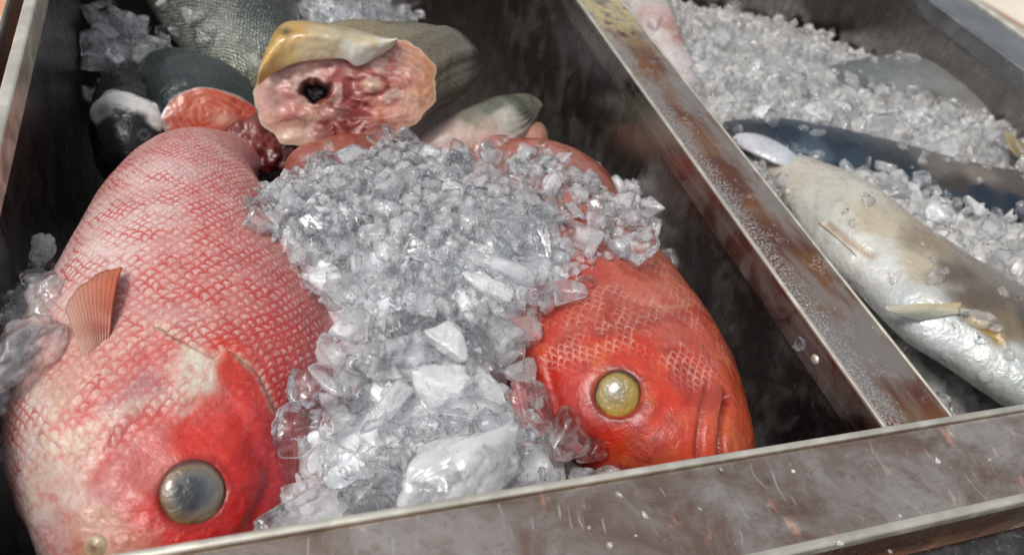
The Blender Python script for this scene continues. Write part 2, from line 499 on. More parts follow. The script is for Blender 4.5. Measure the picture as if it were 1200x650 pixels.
class Body:
    """a lofted body: stations (belly point, back point, upper half thickness, lower half thickness), tail first"""
    def __init__(s, stations, nu, nv, sharp=1.15, close=(True, True)):
        A = catmull([np.asarray(q[0], float) for q in stations], nu)
        B = catmull([np.asarray(q[1], float) for q in stations], nu)
        T = catmull([[q[2], q[3]] for q in stations], nu)
        C = (A + B) / 2
        e = (B - A) / 2
        tan = np.gradient(C, axis=0)
        up = np.cross(e, tan)
        up /= np.linalg.norm(up, axis=1)[:, None] + 1e-9
        flip = np.sign(up[:, 2:3]); flip[flip == 0] = 1
        up = up * flip
        th = np.linspace(0, 2 * np.pi, nv, endpoint=False)
        ct, sn = np.cos(th), np.sin(th)
        sn = np.sign(sn) * np.abs(sn) ** sharp
        thick = np.where(sn[None, :] > 0, np.abs(T[:, 0:1]), np.abs(T[:, 1:2]))
        s.V = C[:, None, :] + e[:, None, :] * ct[None, :, None] + up[:, None, :] * (thick * sn[None, :])[..., None]
        s.nu, s.nv, s.close = nu, nv, close
        s.spine = np.concatenate([[0], np.cumsum(np.linalg.norm(np.diff(C, axis=0), axis=1))])
        # arc length round each ring, measured from the back edge so the scales run evenly
        w = np.linalg.norm(e, axis=1)
        half = np.minimum(th, 2 * np.pi - th)
        wm = np.median(w)
        s.ST = np.stack([np.repeat((s.spine[-1] - s.spine)[:, None], nv, 1), np.repeat(((half - np.pi / 2) * wm * 1.15)[None, :], nu, 0)], -1)
        s.u = np.repeat(np.linspace(0, 1, nu)[:, None], nv, 1)
        s.ct = np.repeat(ct[None], nu, 0)
        s.sn = np.repeat(sn[None], nu, 0)
        s.norm()

    def norm(s):
        V = s.V
        du = np.gradient(V, axis=0)
        dv = np.roll(V, -1, 1) - np.roll(V, 1, 1)
        N = np.cross(du, dv)
        N /= np.linalg.norm(N, axis=-1)[..., None] + 1e-12
        C = V.mean(1, keepdims=True)
        if ((V - C) * N).sum() < 0: N = -N
        s.N = N

    def on(s, px, py):
        q = seen(s.V)
        vis = ((EYE - s.V) * s.N).sum(-1) > 0
        d = np.hypot(q[..., 0] - px, q[..., 1] - py) + np.where(vis, 0, 1e6)
        k = np.unravel_index(np.argmin(d), d.shape)
        return s.V[k].copy(), s.N[k].copy()

    def line(s, pts, sub=6):
        P = catmull([s.on(*p)[0] for p in pts], sub * len(pts))
        return seg_dist(s.V, P)

    def push(s, d):
        s.V = s.V + s.N * d[..., None]

    def paint(s, samples, r=0.02, warp=0.012):
        """blend of colour samples ((px, py), rgb), by nearness over the skin"""
        W = s.V + warp * np.stack([fbm(s.V + k * 7.7, 45., 3) for k in range(3)], -1) * 2
        num = 0; den = 1e-12
        for (px, py), c in samples:
            p = s.on(px, py)[0]
            d2 = ((W - p) ** 2).sum(-1) / r ** 2
            w = 1 / (0.03 + d2) ** 2
            num = num + w[..., None] * lin(c); den = den + w
        s.C = num / den[..., None]
        return s.C

    def tint(s, f, c):
        f = np.clip(f, 0, 1)[..., None]
        s.C = s.C * (1 - f) + lin(c) * f

    def faces(s):
        F = []
        nv = s.nv
        for i in range(s.nu - 1):
            for j in range(nv):
                k = (j + 1) % nv
                F.append((i * nv + j, i * nv + k, (i + 1) * nv + k, (i + 1) * nv + j))
        if s.close[0]: F.append(tuple(range(nv)))
        if s.close[1]: F.append(tuple((s.nu - 1) * nv + j for j in reversed(range(nv))))
        return F

    def build(s, name, mat, parent, mask=None):
        F = s.faces()
        me = mesh(name, s.V, F, True, s.C, np.zeros(s.V.shape[:2]) if mask is None else mask, s.ST)
        SOLID.append((s.V.reshape(-1, 3), F))
        return link(name, me, mat, parent)


def px2(A, B, z, tu, td=None, zb=None):
    return (at(*A, z), at(*B, z if zb is None else zb), tu, tu if td is None else td)


def dome(name, mat, parent, p, n, r, squash, colour, tall=1.0, side=None):
    """an eyeball: a flattened ball set into the skin, coloured in rings"""
    bm = bmesh.new()
    bmesh.ops.create_uvsphere(bm, u_segments=64, v_segments=40, radius=1.0)
    V = np.array([v.co[:] for v in bm.verts])
    F = [tuple(v.index for v in f.verts) for f in bm.faces]
    bm.free()
    rad = np.hypot(V[:, 0], V[:, 1])
    rad = np.where(V[:, 2] < 0, 1.2, rad)
    n = Vector(n).normalized()
    q = n.to_track_quat('Z', 'Y').to_matrix()
    W = np.array([(q @ Vector((v[0] * r, v[1] * r * tall, v[2] * r * squash)))[:] for v in V]) + np.asarray(p)
    C = colour(rad, V)
    if side is not None:
        g = sstep(-.5, .9, ((W - p) / r) @ np.asarray(side[0], float)) * (rad < .86) * side[2]
        C = C * (1 - g[:, None]) + lin(side[1]) * g[:, None]
    return link(name, mesh(name, W, F, True, C), mat, parent)


def rings(stops):
    r0 = [a for a, _ in stops]
    cs = np.array([lin(c) for _, c in stops])

    def f(rad, V):
        w = rad + 0.22 * fbm(V, 1.8, 3) * (rad < .9)
        return np.stack([np.interp(w, r0, cs[:, k]) for k in range(3)], -1)
    return f


M_eye = eye_mat('glossy eye')
M_red = fish_skin('red fish skin', (186, 58, 56), (230, 212, 206), row=.0037, wide=.0062, pale_amt=.4, line_amt=1.0, patch_lo=.1, mottling=.45)
M_red2 = fish_skin('vermilion fish skin', (216, 160, 148), (176, 56, 44), row=.0036, wide=.0062, pale_amt=.3, line_amt=.62, mottling=.12, patch_lo=-.25)

# ---- left red fish
r1 = empty('red_fish', at(200, 430, -.11), 'pale pink and red whole fish with grey cloudy eye against the left wall', 'fish')
zc = -.062
b = Body([
    ((-.012, .690, -.185), (.028, .690, -.175), .008, .008),
    ((-.040, .630, -.150), (.050, .635, -.140), .022, .020),
    px2((160, 196), (296, 200), -.092, .034),
    px2((118, 232), (318, 244), -.074, .042),
    px2((78, 300), (348, 304), -.066, .048),
    px2((40, 372), (386, 372), -.062, .050),
    px2((12, 450), (396, 432), -.062, .049),
    px2((2, 522), (366, 494), -.062, .047),
    px2((18, 590), (352, 548), -.064, .043),
    px2((44, 648), (334, 604), -.068, .037),
    px2((74, 700), (285, 664), -.074, .028),
    px2((112, 732), (228, 712), -.080, .018),
    px2((150, 744), (180, 738), -.084, .006),
], 420, 260, 1.1)
gill = b.line([(62, 494), (100, 455), (140, 415), (180, 384), (208, 400), (250, 424), (262, 412), (300, 440), (318, 480)])
g_d, g_s = gill
gp = np.array([b.on(*p)[0] for p in [(62, 494), (100, 455), (140, 415), (180, 384), (208, 400), (250, 424), (262, 412), (300, 440), (318, 480)]])
gy = np.interp(b.V[..., 0], gp[:, 0], gp[:, 1])
gy = np.where(b.V[..., 0] < gp[0, 0], gp[0, 1] - 1.2 * (gp[0, 0] - b.V[..., 0]), gy)
gy = np.where(b.V[..., 0] > gp[-1, 0], gp[-1, 1] - 1.5 * (b.V[..., 0] - gp[-1, 0]), gy)
sg = np.where(b.V[..., 1] < gy, g_d, -g_d)
headf = sstep(-.0012, .0012, sg)
flap_ = sstep(.085, .06, b.V[..., 0] - gp[0, 0] - .02)
ef = headf * np.exp(-np.maximum(sg, 0) / .020) * .0042 * (.35 + .65 * sstep(gp[-1, 0] + .01, gp[5, 0], b.V[..., 0])) - .0014 * np.exp(-(np.minimum(sg, 0) / .003) ** 2) * (1 - headf)
head = headf
pre_d, pre_s = b.line([(108, 560), (150, 505), (205, 478), (262, 470), (290, 500)])
eyeP, eyeN = b.on(228, 577)
ed = np.linalg.norm(b.V - eyeP, axis=-1)
br_d, _ = b.line([(298, 520), (318, 560), (300, 610)])
disp = ef - .0012 * np.exp(-(pre_d / .004) ** 2) + .0006 * np.exp(-((ed - .022) / .006) ** 2) - .0055 * sstep(.0165, .012, ed) \
    - .003 * np.exp(-(br_d / .006) ** 2) + .0016 * fbm(b.V, 60., 3) * (.4 + head)
b.push(disp); b.norm()
S = [((232, 180), (205, 150, 146)), ((190, 215), (214, 180, 176)), ((260, 230), (196, 132, 128)), ((150, 260), (214, 190, 186)), ((220, 290), (200, 132, 126)),
     ((300, 290), (190, 104, 98)), ((110, 300), (216, 196, 190)), ((90, 350), (216, 190, 182)), ((160, 330), (206, 148, 142)), ((250, 340), (192, 112, 104)),
     ((340, 350), (176, 84, 82)), ((370, 400), (160, 70, 74)), ((60, 400), (214, 176, 162)), ((120, 440), (206, 160, 146)), ((180, 365), (204, 158, 148)),
     ((240, 395), (200, 160, 146)), ((230, 425), (212, 204, 186)), ((300, 400), (188, 84, 78)), ((270, 412), (214, 62, 38)), ((290, 440), (200, 52, 44)), ((340, 450), (172, 62, 68)),
     ((40, 480), (214, 204, 192)), ((70, 470), (196, 172, 150)), ((20, 540), (216, 208, 200)), ((60, 540), (210, 200, 182)), ((75, 580), (212, 206, 190)), ((45, 610), (214, 196, 190)),
     ((130, 440), (196, 104, 98)), ((180, 420), (198, 110, 104)), ((170, 455), (176, 132, 134)), ((110, 490), (202, 108, 102)), ((150, 490), (206, 188, 172)), ((210, 480), (206, 190, 176)),
     ((100, 520), (208, 196, 172)), ((130, 540), (200, 136, 126)), ((170, 520), (202, 122, 114)), ((225, 505), (208, 70, 58)), ((270, 490), (210, 48, 36)), ((290, 520), (204, 40, 34)),
     ((180, 560), (204, 118, 104)), ((120, 580), (206, 150, 146)), ((160, 600), (206, 62, 50)), ((110, 620), (206, 170, 140)), ((140, 640), (206, 150, 120)), ((200, 630), (212, 44, 34)),
     ((270, 560), (208, 40, 32)), ((270, 610), (198, 36, 36)), ((300, 580), (168, 44, 58)), ((320, 540), (176, 50, 60)), ((320, 500), (186, 48, 48)), ((70, 640), (214, 190, 186)), ((180, 690), (206, 60, 48))]
S = [(p, tuple(np.array(c) * .72 + np.array((216, 194, 186)) * .28) if p[1] < 400 else c) for p, c in S]
b.paint(S, .02, .010)
red = np.exp(-((ed - .02) / .016) ** 2)
b.tint(.6 * red * (fbm(b.V, 80., 2) + .75), (212, 38, 26))
b.tint(.95 * np.exp(-((g_d - .0008) / .0020) ** 2) * sstep(-.2, .2, fbm(b.V, 90., 2) + .15), (222, 206, 180))
b.tint(.55 * np.exp(-((ed - .0165) / .0022) ** 2), (110, 18, 16))
b.tint(.5 * np.exp(-((pre_d) / .004) ** 2), (205, 60, 50))
vein = np.abs(fbm(b.V * [1, 1, 1], 75., 3))
smooth_red = sstep(0.03, .06, np.linalg.norm(b.V - b.on(300, 560)[0], axis=-1) * .9)
b.tint(.45 * head * sstep(.045, .0, vein), (196, 52, 50))
b.tint(.4 * head * sstep(.04, .0, np.abs(fbm(b.V + 11, 130., 2))), (214, 110, 100))
b.tint(.30 * sstep(.05, .3, fbm(b.V + 21, 30., 4)), (170, 120, 120))
far_ = lambda px, py, r: 1 - np.exp(-(np.linalg.norm(b.V - b.on(px, py)[0], axis=-1) / r) ** 2)
hm = 1.0 * sstep(.026, .05, ed) * far_(70, 590, .03) * far_(290, 500, .022) * far_(270, 440, .018) * far_(130, 640, .03) * far_(300, 580, .03) * far_(200, 660, .03) * (.55 + .9 * np.clip(fbm(b.V, 50., 3) + .3, 0, .6))
mask = headf * hm + (1 - headf) * (far_(82, 385, .028) * .8 + .2)
mask *= 1 - np.exp(-(np.linalg.norm(b.V - b.on(235, 420)[0], axis=-1) / .012) ** 2)
b.build('body', M_red, r1, mask)
dome('eye', M_eye, r1, eyeP - .003 * eyeN, eyeN * .85 + np.array([0, -.2, .1]), .0156, .36,
     rings([(0, (30, 32, 36)), (.34, (44, 46, 50)), (.48, (84, 80, 78)), (.6, (108, 96, 84)), (.76, (108, 90, 70)), (.82, (140, 112, 58)), (.87, (110, 84, 64)), (.97, (86, 24, 20)), (1.3, (30, 12, 12))]), 1.08, ((.95, .2, 0), (150, 158, 164), .28))  # blue-grey tint on one side is a painted reflection
# nostril pad near the snout
nP, nN = b.on(112, 640)
dome('nostril', wet_flesh('nostril skin'), r1, nP - .001 * nN, nN, .0058, .45, rings([(0, (120, 96, 78)), (.5, (176, 150, 120)), (.8, (196, 176, 140)), (1.2, (150, 110, 90))]))


def fin(name, mat, parent, base, tip, lift, colour, nu=26, nv=40, rib=.0006, rays=12, curl=0.0, nrm=(0, 0, 1)):
    """a fan of rays between a base line and a tip line, given a real thickness"""
    base = catmull(base, nv); tip = catmull(tip, nv)
    u = np.linspace(0, 1, nu)[:, None, None]
    v = np.linspace(0, 1, nv)
    V = base[None] * (1 - u) + tip[None] * u
    nrm = np.asarray(nrm, float)
    V = V + nrm * (lift * np.sin(u * np.pi / 2) + curl * u * (1 - u) * 4)
    V = V + nrm * (rib * np.abs(np.sin(v * rays * np.pi))[None, :, None])
    V = V + (fbm(V, 90., 2) * .002)[..., None] * nrm
    # ragged outer edge
    V[-1] += (V[-1] - V[-3]) * (.5 * vnoise(V[-1], 220.))[:, None]
    C = colour(np.repeat(u[..., 0], nv, 1), np.repeat(v[None], nu, 0))
    ray = np.abs(np.sin(v * rays * np.pi))[None, :, None]
    C = C * (.78 + .3 * ray)
    F = [(i * nv + j, i * nv + j + 1, (i + 1) * nv + j + 1, (i + 1) * nv + j) for i in range(nu - 1) for j in range(nv - 1)]
    o = link(name, mesh(name, V, F, True, C), mat, parent)
    sd = o.modifiers.new('thick', 'SOLIDIFY'); sd.thickness = .0009; sd.offset = 0
    return o


def two(c0, c1, d0=None, d1=None):
    """colour across the fan, from base to tip"""
    c0, c1 = lin(c0), lin(c1)
    d0 = c0 if d0 is None else lin(d0); d1 = c1 if d1 is None else lin(d1)

    def f(u, v):
        u = u[..., None]; v = v[..., None]
        return (c0 * (1 - v) + c1 * v) * (1 - u) + (d0 * (1 - v) + d1 * v) * u
    return f


def fin_mat(name):
    t = NT(name)
    p = t.pos()
    n = t.noise(p, 300., 3)
    c = t.mix(.4, t.attr('Col', 0), t.mix(n, (.25, .25, .25), (.75, .75, .75)), 'OVERLAY')
    pr = t.bsdf(Base_Color=c, Roughness=.32, Normal=t.bump(n, .3, .001), Coat_Weight=.4, Coat_Roughness=.15)
    tr = t.n('ShaderNodeBsdfTranslucent'); t.set(tr.inputs[0], c)
    mx = t.n('ShaderNodeMixShader'); mx.inputs[0].default_value = .25
    t.set(mx.inputs[1], pr); t.set(mx.inputs[2], tr.outputs[0])
    return t.done(mx.outputs[0])


M_fin = fin_mat('wet fin membrane')


def lifted(b, pts, k):
    return [b.on(*p)[0] + np.array([0, 0, k]) for p in pts]


fin('pectoral_fin', M_fin, r1, lifted(b, [(100, 424), (108, 418), (117, 411), (125, 405)], -.003),
    lifted(b, [(78, 372), (92, 350), (116, 332), (146, 322)], .001), .0055,
    lambda u, v: two((212, 160, 140), (150, 54, 30), (214, 176, 158), (214, 112, 70))(u, v ** .8), rays=13, curl=.004)

# ---- right red fish
r2 = empty('red_fish', at(720, 400, -.11), 'orange red whole fish with yellow eye beside the divider, its nape under ice', 'fish')
b = Body([
    ((.235, .640, -.175), (.190, .630, -.185), .008, .008),
    ((.262, .575, -.130), (.170, .560, -.140), .024, .022),
    px2((700, 214), (530, 205), -.084, .038),
    px2((732, 256), (520, 262), -.070, .044),
    px2((770, 305), (530, 325), -.062, .047),
    px2((808, 355), (556, 385), -.058, .049),
    px2((842, 408), (596, 440), -.055, .050),
    px2((863, 458), (640, 494), -.054, .048),
    px2((874, 505), (690, 540), -.056, .043),
    px2((874, 545), (745, 568), -.060, .036),
    px2((866, 575), (795, 588), -.066, .026),
    px2((850, 594), (822, 600), -.070, .008),
], 330, 240, 1.05)
eyeP, eyeN = b.on(724, 461)
ed = np.linalg.norm(b.V - eyeP, axis=-1)
lip_d, _ = b.line([(852, 462), (847, 490), (844, 520), (847, 560)])
max_d, _ = b.line([(828, 452), (822, 480), (818, 515), (816, 550)])
top_d, _ = b.line([(826, 456), (836, 450), (848, 456), (852, 466)])
ridge_d, _ = b.line([(836, 462), (832, 495), (830, 540)])
pre_d, pre_s = b.line([(700, 388), (740, 372), (775, 362), (808, 356)])
op_d, _ = b.line([(640, 420), (652, 470), (668, 510), (690, 535)])
fold_d, _ = b.line([(664, 500), (700, 520), (740, 545)])
q = seen(b.V)
disp = -.0060 * np.exp(-(lip_d / .0024) ** 2) - .0026 * np.exp(-(max_d / .0018) ** 2) - .0012 * np.exp(-(top_d / .0022) ** 2) + .0018 * np.exp(-(ridge_d / .008) ** 2) \
    + .0007 * np.exp(-((ed - .021) / .006) ** 2) - .005 * sstep(.0155, .0115, ed) - .0014 * np.exp(-(pre_d / .003) ** 2) \
    - .0018 * np.exp(-(op_d / .003) ** 2) + .0022 * fbm(b.V, 38., 4)
b.push(disp); b.norm()
S = [((600, 190), (196, 100, 84)), ((660, 195), (196, 108, 94)), ((700, 230), (196, 100, 86)), ((760, 280), (206, 92, 70)), ((640, 260), (190, 92, 84)), ((580, 260), (184, 90, 86)),
     ((680, 320), (196, 66, 54)), ((640, 340), (190, 58, 50)), ((740, 320), (206, 84, 64)), ((790, 330), (208, 90, 66)), ((820, 365), (208, 84, 58)), ((755, 358), (222, 150, 140)),
     ((700, 365), (190, 100, 84)), ((670, 390), (196, 110, 96)), ((720, 380), (190, 112, 92)), ((780, 385), (204, 112, 100)), ((820, 410), (206, 96, 84)), ((650, 390), (204, 56, 30)),
     ((640, 440), (206, 48, 26)), ((680, 420), (204, 52, 30)), ((700, 410), (206, 66, 40)), ((750, 420), (206, 60, 36)), ((800, 430), (208, 62, 40)), ((850, 430), (212, 92, 48)),
     ((660, 480), (190, 42, 32)), ((680, 510), (150, 34, 40)), ((655, 500), (140, 34, 44)), ((720, 510), (204, 50, 26)), ((770, 470), (212, 62, 36)), ((770, 510), (208, 66, 34)), ((760, 535), (200, 84, 36)),
     ((720, 540), (186, 48, 30)), ((810, 470), (212, 70, 46)), ((800, 520), (210, 72, 46)), ((832, 500), (214, 104, 80)), ((862, 480), (216, 96, 52)), ((862, 520), (212, 108, 76)), ((840, 545), (206, 90, 70)), ((868, 440), (214, 110, 50))]
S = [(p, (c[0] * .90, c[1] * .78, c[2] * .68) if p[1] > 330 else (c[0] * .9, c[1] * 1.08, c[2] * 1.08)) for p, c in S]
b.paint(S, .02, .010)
b.tint(.75 * np.exp(-(lip_d / .0022) ** 2), (90, 18, 14))
b.tint(.6 * np.exp(-(max_d / .0016) ** 2), (96, 18, 14))
b.tint(.4 * np.exp(-(top_d / .0022) ** 2), (150, 30, 26))
b.tint(.6 * np.exp(-((ed - .0158) / .0026) ** 2), (70, 14, 8))
b.tint(.55 * np.exp(-(pre_d / .0024) ** 2), (168, 132, 84))
b.tint(.5 * sstep(.12, .3, fbm(b.V, 120., 3)) * np.exp(-(np.linalg.norm(b.V - b.on(765, 530)[0], axis=-1) / .02) ** 2), (120, 84, 20))
nos = np.minimum(np.linalg.norm(b.V - b.on(800, 432)[0], axis=-1), np.linalg.norm(b.V - b.on(766, 516)[0], axis=-1))
b.tint(.8 * np.exp(-(nos / .0022) ** 2), (60, 14, 10))
b.tint(.65 * sstep(.02, .3, fbm(b.V, 45., 4)), (140, 28, 18))
b.tint(.35 * sstep(.08, .3, fbm(b.V + 5, 60., 4)) * (q[..., 1] > 400), (206, 104, 48))
body2 = pre_s * np.sign(np.median(pre_s[(q[..., 1] > 400) & (q[..., 1] < 430) & (q[..., 0] > 700) & (q[..., 0] < 800)]) or 1)
cheek, _ = b.line([(650, 400), (700, 398), (760, 395), (815, 420)])
nape, _ = b.line([(560, 260), (640, 290), (720, 320), (800, 340)])
mask = np.maximum(sstep(.030, .012, cheek), .75 * sstep(.085, .05, nape)) * sstep(.022, .032, ed)
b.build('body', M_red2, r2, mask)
dome('eye', M_eye, r2, eyeP - .0035 * eyeN, eyeN * .8 + np.array([-.1, -.25, .1]), .0140, .33,
     rings([(0, (92, 92, 76)), (.28, (98, 94, 66)), (.46, (128, 116, 66)), (.78, (146, 122, 54)), (.86, (130, 104, 40)), (.95, (48, 30, 14)), (1.3, (22, 10, 8))]), 1.08, ((.1, -.95, 0), (160, 126, 30), .7))
BODY2 = b

# ---- third red fish, buried
r3 = empty('red_fish', at(395, 195, -.13), 'small red fish hump showing behind the ice heap under the cut fish', 'fish')
b = Body([px2((338, 236), (352, 206), -.120, .01), px2((352, 214), (366, 184), -.105, .02), px2((385, 210), (392, 172), -.10, .024), px2((425, 205), (425, 170), -.10, .024),
          px2((455, 200), (450, 178), -.11, .016), px2((475, 196), (470, 186), -.12, .005)], 90, 80)
b.paint([((365, 200), (136, 66, 52)), ((395, 185), (150, 84, 66)), ((430, 180), (130, 62, 50))], .02)
b.push(.001 * fbm(b.V, 60., 2))
b.build('body', M_red2, r3, np.full(b.V.shape[:2], .5))

# ---- dark silver scaled fish at the back
M_silver = fish_skin('dark silver scales', (26, 34, 32), (196, 200, 190), row=.0036, wide=.006, line_amt=.85, pale_amt=.55, bump=.5, rough=.3, metal=.3, sss=0.0)
r4 = empty('silver_fish', at(250, 40, -.15), 'dark green and silver scaled fish lying at the back behind the salmon', 'fish')
b = Body([px2((110, -40), (230, -120), -.13, .02), px2((160, -12), (300, -60), -.12, .05), px2((190, 25), (335, -14), -.115, .055), px2((228, 66), (350, 30), -.115, .05), px2((262, 96), (356, 72), -.118, .045),
          px2((296, 128), (350, 112), -.13, .03), px2((322, 150), (345, 140), -.14, .01)], 130, 100)
b.paint([((220, 10), (92, 98, 92)), ((260, 10), (116, 120, 112)), ((300, 10), (70, 78, 74)), ((250, 45), (150, 154, 144)), ((290, 40), (112, 118, 110)), ((240, 70), (126, 132, 128)), ((285, 80), (138, 140, 128)), ((300, 105), (120, 116, 84)), ((270, 100), (96, 92, 60)), ((320, 60), (64, 70, 66))], .025)
b.build('body', M_silver, r4, np.ones(b.V.shape[:2]))

# ---- pale tail piece
M_pale = fish_skin('pale belly skin', (120, 110, 104), (226, 214, 206), line_amt=.3, pale_amt=.2, bump=.3, rough=.28, sss=.1)
r5 = empty('fish_tail', at(565, 150, -.13), 'pale pink belly piece with dark green back edge pointing at the divider wall', 'fish piece')
b = Body([px2((470, 186), (478, 172), -.120, .006), px2((505, 184), (510, 158), -.112, .018), px2((545, 182), (548, 138), -.105, .026), px2((585, 178), (582, 122), -.102, .026), px2((614, 164), (608, 115), -.102, .018), px2((636, 124), (622, 112), -.102, .003)], 130, 100)
b.paint([((520, 170), (206, 182, 172)), ((560, 165), (208, 180, 168)), ((540, 150), (186, 166, 154)), ((600, 165), (212, 190, 178)), ((600, 140), (190, 186, 174)), ((580, 125), (96, 104, 88)), ((610, 120), (84, 92, 76)), ((550, 140), (120, 118, 104)), ((625, 125), (140, 138, 120))], .02, .008)
str_ = np.sin((b.ct + .15 * fbm(b.V, 40., 2)) * 34)
b.tint(.3 * sstep(.5, 1., str_) * sstep(.5, .85, b.u), (120, 112, 100))
b.push(.0006 * str_ * sstep(.5, .85, b.u) + .0012 * fbm(b.V, 50., 3))
b.build('body', M_pale, r5)
r5b = empty('fish_fillet', at(622, 165, -.13), 'small brownish pink fish piece tucked behind the pale tail piece', 'fish piece')
b = Body([px2((600, 182), (604, 160), -.115, .006), px2((614, 184), (616, 150), -.113, .014), px2((630, 182), (630, 148), -.113, .014), px2((642, 178), (640, 160), -.116, .004)], 50, 50)
b.paint([((615, 165), (190, 140, 122)), ((630, 165), (182, 128, 110))], .02)
b.push(.0015 * fbm(b.V, 70., 3))
b.build('body', M_pale, r5b)


# ---- cut pieces: a traced cross-section, a body swept back from it, a fleshy face
def cut_piece(name, root, outline, plane_p, plane_n, path, skin_mat, skin_paint, face_mat, face_paint, face_push, nv=120, nu=60, mask=0.0):
    plane_n = np.asarray(plane_n, float); plane_n /= np.linalg.norm(plane_n)
    pts = []
    for px, py in outline:
        r = AX @ np.array([px - 600., py - 325., 901.])
        pts.append(EYE + r * (((plane_p - EYE) @ plane_n) / (r @ plane_n)))
    ring = catmull(pts + [pts[0]], nv + 1)[:-1]
    ring = ring + (ring - ring.mean(0)) * (.10 * fbm(ring, 60., 3))[:, None]
    c = ring.mean(0)
    P = catmull([np.array(p[0]) for p in path], nu)
    K = catmull([[p[1]] for p in path], nu)[:, 0]
    V = c + P[:, None, :] + (ring - c)[None] * K[:, None, None]
    V = V + (fbm(V, 30., 3) * .004)[..., None] * (V - (c + P[:, None, :])) / .05 * np.minimum(1, np.linspace(0, 8, nu))[:, None, None]
    bd = Body.__new__(Body)
    bd.V, bd.nu, bd.nv, bd.close = V, nu, nv, (False, True)
    a = np.concatenate([[0], np.cumsum(np.linalg.norm(np.diff(ring, axis=0), axis=1))])
    bd.ST = np.stack([np.repeat(np.linalg.norm(P, axis=1)[:, None], nv, 1), np.repeat(a[None], nu, 0)], -1)
    bd.u = np.repeat(np.linspace(0, 1, nu)[:, None], nv, 1)
    bd.norm()
    bd.paint(skin_paint, .02, .006)
    sk = bd.build(name, skin_mat, root, np.full((nu, nv), mask))
    # the face: rings from the rim to the middle
    nr = 70
    t = np.linspace(1, 0, nr)[:, None, None]
    W = c + (ring - c)[None] * t
    fb = Body.__new__(Body)
    fb.V, fb.nu, fb.nv, fb.close = W, nr, nv, (False, False)
    fb.ST = np.zeros((nr, nv, 2))
    fb.N = np.broadcast_to(plane_n, W.shape).copy()
    fb.paint(face_paint, .011, .012)
    fb.rad = np.repeat(np.linspace(1, 0, nr)[:, None], nv, 1)
    face_push(fb)
    F = fb.faces()
    fc = link('cut_face', mesh('cut_face', fb.V, F, True, fb.C), face_mat, root)
    return sk, fc, fb


M_flesh = wet_flesh('raw white flesh', .5, .34)
M_salmon = wet_flesh('raw orange flesh', .35, .3)
M_dark = fish_skin('dark wet skin', (14, 18, 20), (110, 116, 118), row=.003, wide=.005, line_amt=.5, pale_amt=.15, bump=.3, rough=.22, sss=0)
M_olive = fish_skin('olive grey skin', (60, 56, 44), (150, 146, 130), row=.0035, wide=.006, line_amt=.5, pale_amt=.25, bump=.35, rough=.3, sss=0)

r6 = empty('cut_fish', at(420, 120, -.15), 'thick headless fish showing its raw pink cut face under a yellow skin flap', 'cut fish')
Pc = at(405, 112, -.055)


def face6(f):
    q = seen(f.V)
    hole = np.exp(-(((q[..., 0] - 370) / 20) ** 2 + ((q[..., 1] - 106) / 13 + 1.1 * fbm(f.V, 85., 3)) ** 2))
    mid = np.exp(-(((q[..., 0] - 425) / 40) ** 2 + ((q[..., 1] - 112) / 30) ** 2))
    n = fbm(f.V * [1, 1, 1.6], 48., 3)
    d = .009 * n * (.15 + .9 * (1 - f.rad ** 3)) + .004 * mid - .026 * sstep(.25, .8, hole) + .003 * (1 - f.rad ** 4)
    blood = sstep(.06, .22, fbm(f.V + 9, 60., 3)) * np.exp(-(((q[..., 0] - 420) / 55) ** 2 + ((q[..., 1] - 115) / 38) ** 2))
    f.tint(.6 * blood, (118, 18, 24))
    f.C = f.C * np.array([.94, .86, .80])
    f.tint(.55 * sstep(.1, .25, fbm(f.V + 4, 85., 3)) * (f.rad < .85), (214, 190, 176))
    bone = np.exp(-(((q[..., 0] - 436) / 15) ** 2 + ((q[..., 1] - 100) / 10) ** 2))
    d = d + .004 * bone
    f.tint(.7 * sstep(.4, .7, bone + .3 * fbm(f.V, 120., 2)), (206, 186, 158))
    f.tint(.75 * sstep(.10, .2, bone) * sstep(.5, .3, bone), (110, 26, 26))
    f.tint(.5 * sstep(.12, .3, fbm(f.V + 2, 38., 3)) * (f.rad < .9), (150, 120, 116))
    f.tint(.45 * sstep(.05, .0, np.abs(fbm(f.V + 6, 45., 3))) * (f.rad < .92), (128, 40, 42))
    gx = np.exp(-(((q[..., 0] - 408) / 26) ** 2 + ((q[..., 1] - 152) / 13) ** 2))
    rk = np.sin((np.arctan2(q[..., 1] - 130, q[..., 0] - 408)) * 44)
    f.tint(.9 * sstep(.25, .6, gx), (120, 34, 34))
    f.tint(.7 * sstep(.25, .6, gx) * (rk > .2), (190, 120, 110))
    d = d + .0012 * rk * sstep(.25, .6, gx)
    f.tint(.6 * sstep(.12, .45, hole), (110, 30, 30))
    f.tint(.97 * sstep(.4, .7, hole), (18, 4, 5))
    mus = np.sin((np.hypot((q[..., 0] - 440) / 60, (q[..., 1] - 112) / 40) + .35 * fbm(f.V, 50., 3)) * 30)
    f.tint(.35 * sstep(.7, 1., mus) * (f.rad > .45) * (q[..., 0] > 420), (226, 206, 190))
    f.tint(.7 * sstep(.96, .99, f.rad), (196, 180, 156))
    edge_gold = np.exp(-(((q[..., 0] - 500) / 14) ** 2 + ((q[..., 1] - 90) / 36) ** 2))
    f.tint(.5 * edge_gold * sstep(.7, .95, f.rad), (166, 112, 70))
    f.V = f.V + f.N * d[..., None] + f.N * .0006


